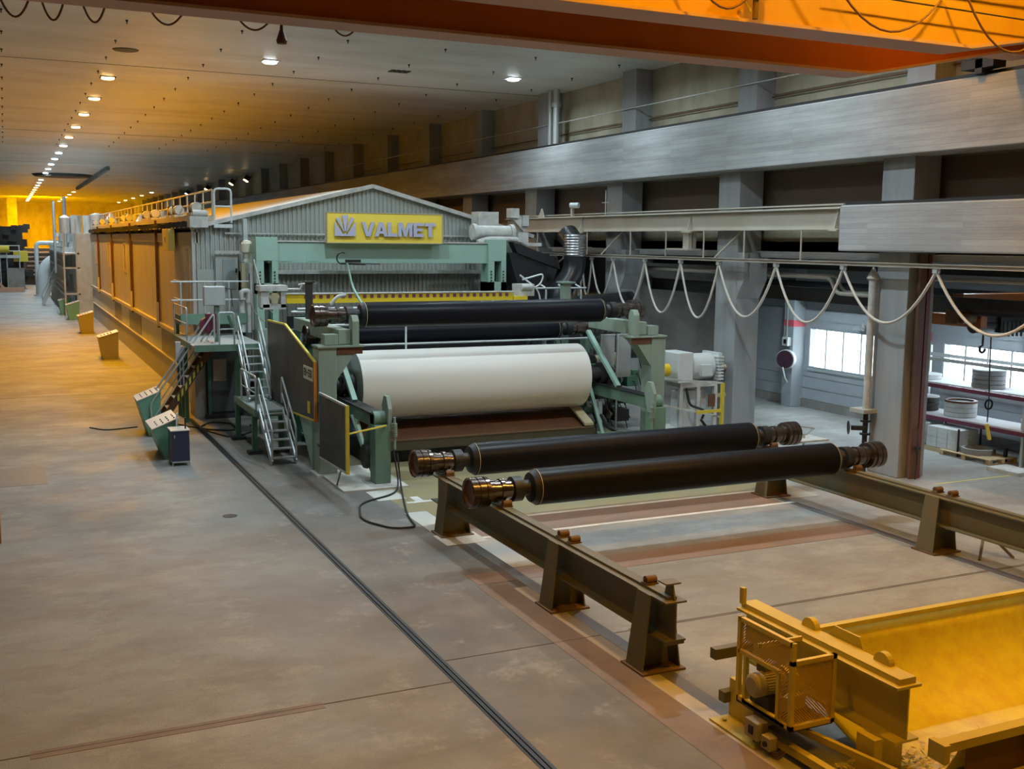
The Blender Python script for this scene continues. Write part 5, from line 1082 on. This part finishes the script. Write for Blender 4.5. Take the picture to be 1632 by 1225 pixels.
for pts in ([(5.05, 34.8, 2.8), (5.05, 34.8, 3.85), (5.05, 37.5, 3.85), (5.05, 37.5, 2.8)], [(6.2, 33.15, 2.8), (6.2, 33.15, 3.8), (5.75, 33.15, 3.8), (5.75, 33.15, 2.8)]):
    MB().tube(fillet(pts, 0.08), 0.028, 8).tube([V(pts[1])-V((0, 0, 0.5)), V(pts[2])-V((0, 0, 0.5))], 0.02, 6).build('railing', GALV, t)
t = thing('upper_platform', 'upper green walkway with railing beside the hood corner', 'platform', (6, 37.5, 3.4))
MB().box(5.15, 7.3, 36.6, 38.0, 3.36, 3.41).build('grating', GALV, t); MB().box(5.12, 7.3, 36.55, 36.6, 3.2, 3.55).box(5.1, 5.16, 36.6, 38.0, 3.2, 3.5).build('edge_beam', GREEN, t)
for x in (5.15, 5.9, 6.7): MB().tube([(x, 36.6, 3.4), (x, 36.6, 4.6)], 0.03, 8).build('post', GALV, t)
for z in (4.6, 4.0): MB().tube([(4.85, 36.6, z), (7.35, 36.6, z)], 0.03, 8).tube([(5.15, 36.6, z), (5.15, 38.1, z)], 0.03, 8).build('rail', GALV, t)
for x, y in ((5.2, 37.9), (7.2, 37.9)): MB().box(x-0.05, x+0.05, y-0.05, y+0.05, 0.004, 3.36).build('leg', GREEN_D, t)
# side flight towards the aisle with hazard tape
stairs((3.85, 34.0, 0.05), (5.75, 34.0, 2.78), (0, 1, 0), 0.7, 9, 'steep side stairs with hazard tape going down to the aisle', BROWN, True)
t = thing('control_monitor', 'grey monitor box on a green post on the platform', 'monitor', (5.85, 34.3, 2.8))
MB().box(5.5, 6.15, 34.2, 34.45, 3.95, 4.55).build('screen_box', GALV, t, 0.03); MB().box(5.83, 5.98, 34.3, 34.42, 2.8, 3.95).build('post', GREEN, t); MB().tube(fillet([(6.15, 34.3, 4.5), (6.35, 34.3, 4.45), (6.38, 34.3, 3.9)], 0.1), 0.015, 6).build('cable', CABLEB, t)
tag(MB().lathe((5.6, 34.4, 3.35), (0, -1, 0), [(0, 0.24), (0.25, 0.24)], 20).box(5.55, 5.85, 34.1, 34.4, 3.1, 3.7).build('red_hose_drum', MAROON), 'maroon drum next to the monitor post', 'drum')
tag(MB().bar((6.15, 33.5, 3.7), (6.3, 33.4, 3.2), 0.3, 0.1).build('green_chute', GREEN), 'small green plate beside the monitor post', 'plate')
tag(MB().box(4.75, 5.0, 34.9, 35.3, 2.3, 2.65).box(4.7, 4.85, 34.8, 35.0, 2.2, 2.8).build('platform_bracket_box', DUSTY), 'grey box fixed below the platform corner', 'box')
# dark cabin under the platform
t = thing('control_cabin', 'dark metal cabin with a door under the platform', 'cabin', (6.6, 37.5, 0))
MB().box(5.95, 7.35, 37.0, 38.2, 0.12, 2.6).build('body', DARK, t); MB().box(5.6, 5.95, 37.1, 38.25, 0.0, 2.45).build('side_panel', SKIRT, t)
MB().box(6.1, 6.12, 36.95, 37.0, 0.15, 2.3).box(6.0, 6.1, 36.94, 37.0, 0.0, 2.6).build('door_jamb', GREEN_D, t)
MB().box(6.13, 6.95, 36.96, 37.0, 0.2, 2.25).build('door', mat('dark_door_paint', (0.10, 0.105, 0.11), 0.45), t)
MB().box(6.18, 6.62, 36.93, 36.96, 1.25, 1.98).build('door_window', PINKG, t)
MB().box(5.9, 7.0, 36.7, 37.0, 0.0, 0.12).build('step', DARK, t)
b = MB().tube(fillet([(4.8, 36.0, 0.02), (5.6, 34.5, 0.02), (6.4, 34.0, 0.02), (6.5, 35.5, 0.02), (5.9, 36, 0.02), (5.3, 35.0, 0.02), (6.0, 32.8, 0.02), (6.9, 33.8, 0.02), (7, 35, 0.02)], 0.5), 0.03, 6)
tag(b.build('floor_hose', CABLEB), 'black hose coiled on the floor under the landing', 'hose')
tag(MB().tube(fillet([(2.2, 36.3, 0.02), (2.6, 35.6, 0.02), (3.6, 35.9, 0.02)], 0.3), 0.02, 6).build('floor_cable', CABLEB), 'short black cable on the floor left of the first console', 'cable')
tag(MB().tube(fillet([(8.45, 24.9, 0.9), (8.5, 24.6, 0.03), (8.1, 23.9, 0.03), (7.1, 23.4, 0.03), (6.7, 21.9, 0.03), (7.1, 21.0, 0.03), (7.6, 20.9, 0.03), (7.75, 21.9, 0.03), (8.3, 23.8, 0.03), (8.55, 24.65, 0.1), (8.55, 24.9, 0.8)], 0.6, 8), 0.022, 8).build('floor_cable', CABLEB), 'black cable looping over the floor from the left frame foot', 'cable')
# consoles
def console(x, y, label, h=1.35, wx=0.72, wy=1.0, mg=CONSG, knobs=True, group='control consoles', lean=0.28):
    """desk console: low at the aisle side (-x), leaning aisle face"""
    t = thing('control_console', label, 'console', (x, y, 0), group)
    x0, x1 = x-wx/2, x+wx/2
    MB().prism([(x0+lean, y-wy/2, 0.0), (x1, y-wy/2, 0.0), (x1+0.03, y-wy/2, h), (x0-0.03, y-wy/2, h-0.28)], (0, wy, 0)).build('body', mg, t, 0.01)
    MB().prism([(x0-0.05, y-wy/2-0.02, h-0.28), (x1+0.04, y-wy/2-0.02, h), (x1+0.04, y-wy/2-0.02, h+0.03), (x0-0.05, y-wy/2-0.02, h-0.25)], (0, wy+0.04, 0)).build('desk_top', CONSW, t)
    if knobs:
        rr = random.Random(int(y*7)); sl = 0.28/(wx+0.06)
        for i in range(4):
            for j in range(3):
                kx = x0+0.12+0.15*i; ky = y-wy/2+0.15+0.28*j+rr.random()*0.05; kz = h-0.25+sl*(kx-x0+0.03)
                MB().lathe((kx, ky, kz), (-sl, 0, 1), [(0, 0.02), (0.03, 0.016)], 8).build('knob', BLACKM if (i+j) % 5 else REDP, t)
    return t
console(3.78, 34.6, 'green console with a white slanted desk at the stair foot', 1.38, 0.62, 1.1)
console(3.75, 31.0, 'green console with a white desk beside the navy cabinet', 1.12, 0.62, 1.5)
console(4.5, 57.6, 'console in the yellow light along the hood', 1.35, 0.86, 1.3, mg=CONSLIT if 57.6 < 80 else CONSG, lean=0.14)
console(4.45, 73.5, 'orange lit console farther along the hood', 1.35, 0.86, 1.3, mg=CONSLIT if 73.5 < 80 else CONSG, lean=0.14)
console(4.35, 86.0, 'green console near the far end of the hood', 1.35, 0.86, 1.3, mg=CONSLIT if 86.0 < 80 else CONSG, lean=0.14)
console(4.1, 92.0, 'farthest green console beside the wet end stairs', 1.35, 0.86, 1.3, mg=CONSLIT if 92.0 < 80 else CONSG, lean=0.14)
t = thing('navy_cabinet', 'navy blue cabinet on thin legs at the aisle', 'cabinet', (4.0, 29.6, 0))
MB().box(3.78, 4.24, 29.3, 29.95, 0.12, 0.93).build('body', NAVY, t, 0.008); MB().box(3.76, 4.26, 29.28, 29.97, 0.93, 0.955).build('top', PALEM, t)
for x in (3.80, 4.22):
    for y in (29.32, 29.93): MB().box(x-0.015, x+0.015, y-0.015, y+0.015, 0, 0.12).build('leg', GALV, t)
MB().box(3.78, 4.24, 29.29, 29.31, 0.08, 0.12).build('base_rail', GALV, t); MB().box(3.85, 3.87, 29.28, 29.3, 0.75, 0.83).build('lock', GALV, t)
tag(MB().prism([(3.98, 29.9, 0.97), (4.02, 30.3, 0.97), (4.06, 30.25, 1.3), (4.0, 29.95, 1.3)], (0.03, 0, 0)).build('screen_plate', mat('lilac_plate', (0.5, 0.5, 0.55), 0.5)), 'small pale upright plate on the navy cabinet', 'plate')
tag(MB().box(4.16, 4.19, 29.5, 29.6, 0.955, 1.25).build('handset', BLACKM), 'black handset standing on the navy cabinet', 'handset')

# ================================================================== FAR END OF THE HALL
def far_scaffold():
    t = thing('wet_end_platform', 'grey wet end machine with railed platforms and stairs', 'machine', (5.2, 100, 0))
    rr = random.Random(21); b = MB()
    for k in range(70):
        x = 4.3+rr.random()*2.6; y = 92+rr.random()*26; z = rr.random()*6.2; s1 = 0.15+rr.random()*0.5
        b.box(x, x+s1, y, y+s1*2, z, z+s1*1.2)
    b.box(5.0, 9.0, 90, 120, 0, 6.3); b.build('machine_core', PALEM, t)
    for y in range(90, 118, 3):
        for x in (4.1, 5.0): MB().box(x-0.06, x+0.06, y-0.06, y+0.06, 0, 7.4 if y < 95 else 5.4).build('post', GALV, t)
    for z in (1.6, 3.6, 4.7): MB().box(4.0, 5.2, 90, 118, z, z+0.12).build('deck', GALV, t)
    for z in (2.1, 2.6, 4.2, 4.7, 5.2, 5.7): MB().tube([(4.05, 90, z), (4.05, 118, z)], 0.035, 6).build('rail', GALV, t)
    for x in (4.3, 5.1, 6.0, 7.0): MB().lathe((x, 91, 6.3), (0, 0, 1), [(0, 0.4), (1.2+0.2*(x > 5), 0.4), (1.4, 0.1)], 12).build('tank', PALEM, t)
    MB().tube([(3.9, 100, 3), (3.9, 100, 9)], 0.12, 8).tube([(4.6, 97, 5), (4.6, 97, 9.3)], 0.14, 8).build('stack_pipe', GALV, t)
far_scaffold()
stairs((2.9, 104, 0.05), (4.6, 104, 3.6), (0, 1, 0), 0.9, 10, 'far pale stairs beside the elbow pipe')
t = thing('elbow_pipe', 'thick pale elbow pipe standing on the far floor', 'pipe', (3.4, 122, 0))
MB().tube([(3.5, 122, 0.1)]+[p for p in arc((5.4, 122, 1.9), 1.9, 180, 90, 10, (1, 0, 0), (0, 0, 1))]+[(8, 122, 3.8)], 0.62, 20).build('bend', PIPEW, t)
MB().lathe((3.5, 122, 0), (0, 0, 1), [(0, 1.0), (0.1, 1.0)], 24).build('flange', PIPEW, t); MB().tube(fillet([(3.0, 123.5, 0), (3.0, 123.5, 5.4), (7, 123.5, 5.4)], 0.5), 0.22, 12).build('thin_pipe', PIPEW, t)
def far_machine():
    t = thing('paper_machine_press', 'dark second machine with decks at the far left', 'machine', (0, 142, 0))
    b = MB(); rr = random.Random(8)
    for k in range(90):
        x = -8+rr.random()*10.5; y = 137+rr.random()*6; z = rr.random()*7; s1 = 0.2+rr.random()*0.9
        b.box(x, x+s1, y, y+s1, z, z+s1*0.8)
    b.box(-8, 2, 141, 160, 0, 7.2); b.build('machine_core', DARK, t)
    MB().box(-8, 1.6, 135.5, 138, 3.6, 3.9).build('deck', PALEM, t)
    for z in (4.4, 5.0): MB().tube([(-8, 135.6, z), (1.6, 135.6, z)], 0.05, 6).build('rail', PALEM, t)
    for x in (-3.5, -2, -0.5, 0.2, 1.5): MB().tube([(x, 135.6, 0), (x, 135.6, 5.0)], 0.06, 6).build('post', PALEM, t)
    MB().cyl((-3.5, 136.5, 6.0), (-0.5, 136.5, 6.0), 1.0, 20).build('press_roll', DARK, t); MB().cyl((-1.5, 135.5, 4.6), (0.5, 135.5, 4.6), 0.4, 14).build('yellow_motor', YELLOWP, t)
    MB().box(0.9, 2.4, 136, 138, 3.2, 4.4).build('yellow_cover', YELLOWP, t)
far_machine()
b = MB()
for k in range(6): b.cyl((2.5, 150, 1.2+0.55*k), (12, 150, 1.2+0.55*k), 0.22, 12)
b.box(2, 12, 151, 160, 0, 4.6)
tag(b.build('roll_rack', mat('far_brown_steel', (0.20, 0.13, 0.09), 0.5, 0.3, var=0.3)), 'tall rack of horizontal rolls in front of the far wall', 'rack')
t = thing('timber_cradle', 'pink timber base with grey sheets on the far floor', 'timber frame', (-1, 130, 0))
MB().box(-6, 1.8, 130, 131, 0, 0.5).bar((-2.0, 130.5, 0.4), (-2.9, 130.5, 2.0), 0.25).bar((-0.2, 130.5, 0.4), (-1.5, 130.5, 2.0), 0.25).build('base', mat('pink_timber', (0.55, 0.32, 0.22), 0.7), t)
MB().box(0.2, 1.9, 131.1, 131.3, 0.5, 2.6).build('sheet', CONC_D, t); MB().bar((-3.5, 131, 0.6), (-1.8, 131, 3.2), 0.1, 1.0).build('sheet', mat('grey_sheet', (0.34, 0.36, 0.36), 0.5), t)
for x0 in (-4.5, 0.7): struct(MB().box(x0, x0+1.5, 200, 201.5, 0, CEIL).build('pillar_far', CONC_D), 'pillar before the far end wall')
# aisle edge thing at the left border
tag(MB().box(-0.9, -0.32, 23.0, 23.8, 0, 0.9).build('orange_crate', mat('orange_plastic', (0.5, 0.2, 0.05), 0.5)), 'orange edged crate at the left border of the aisle', 'crate')
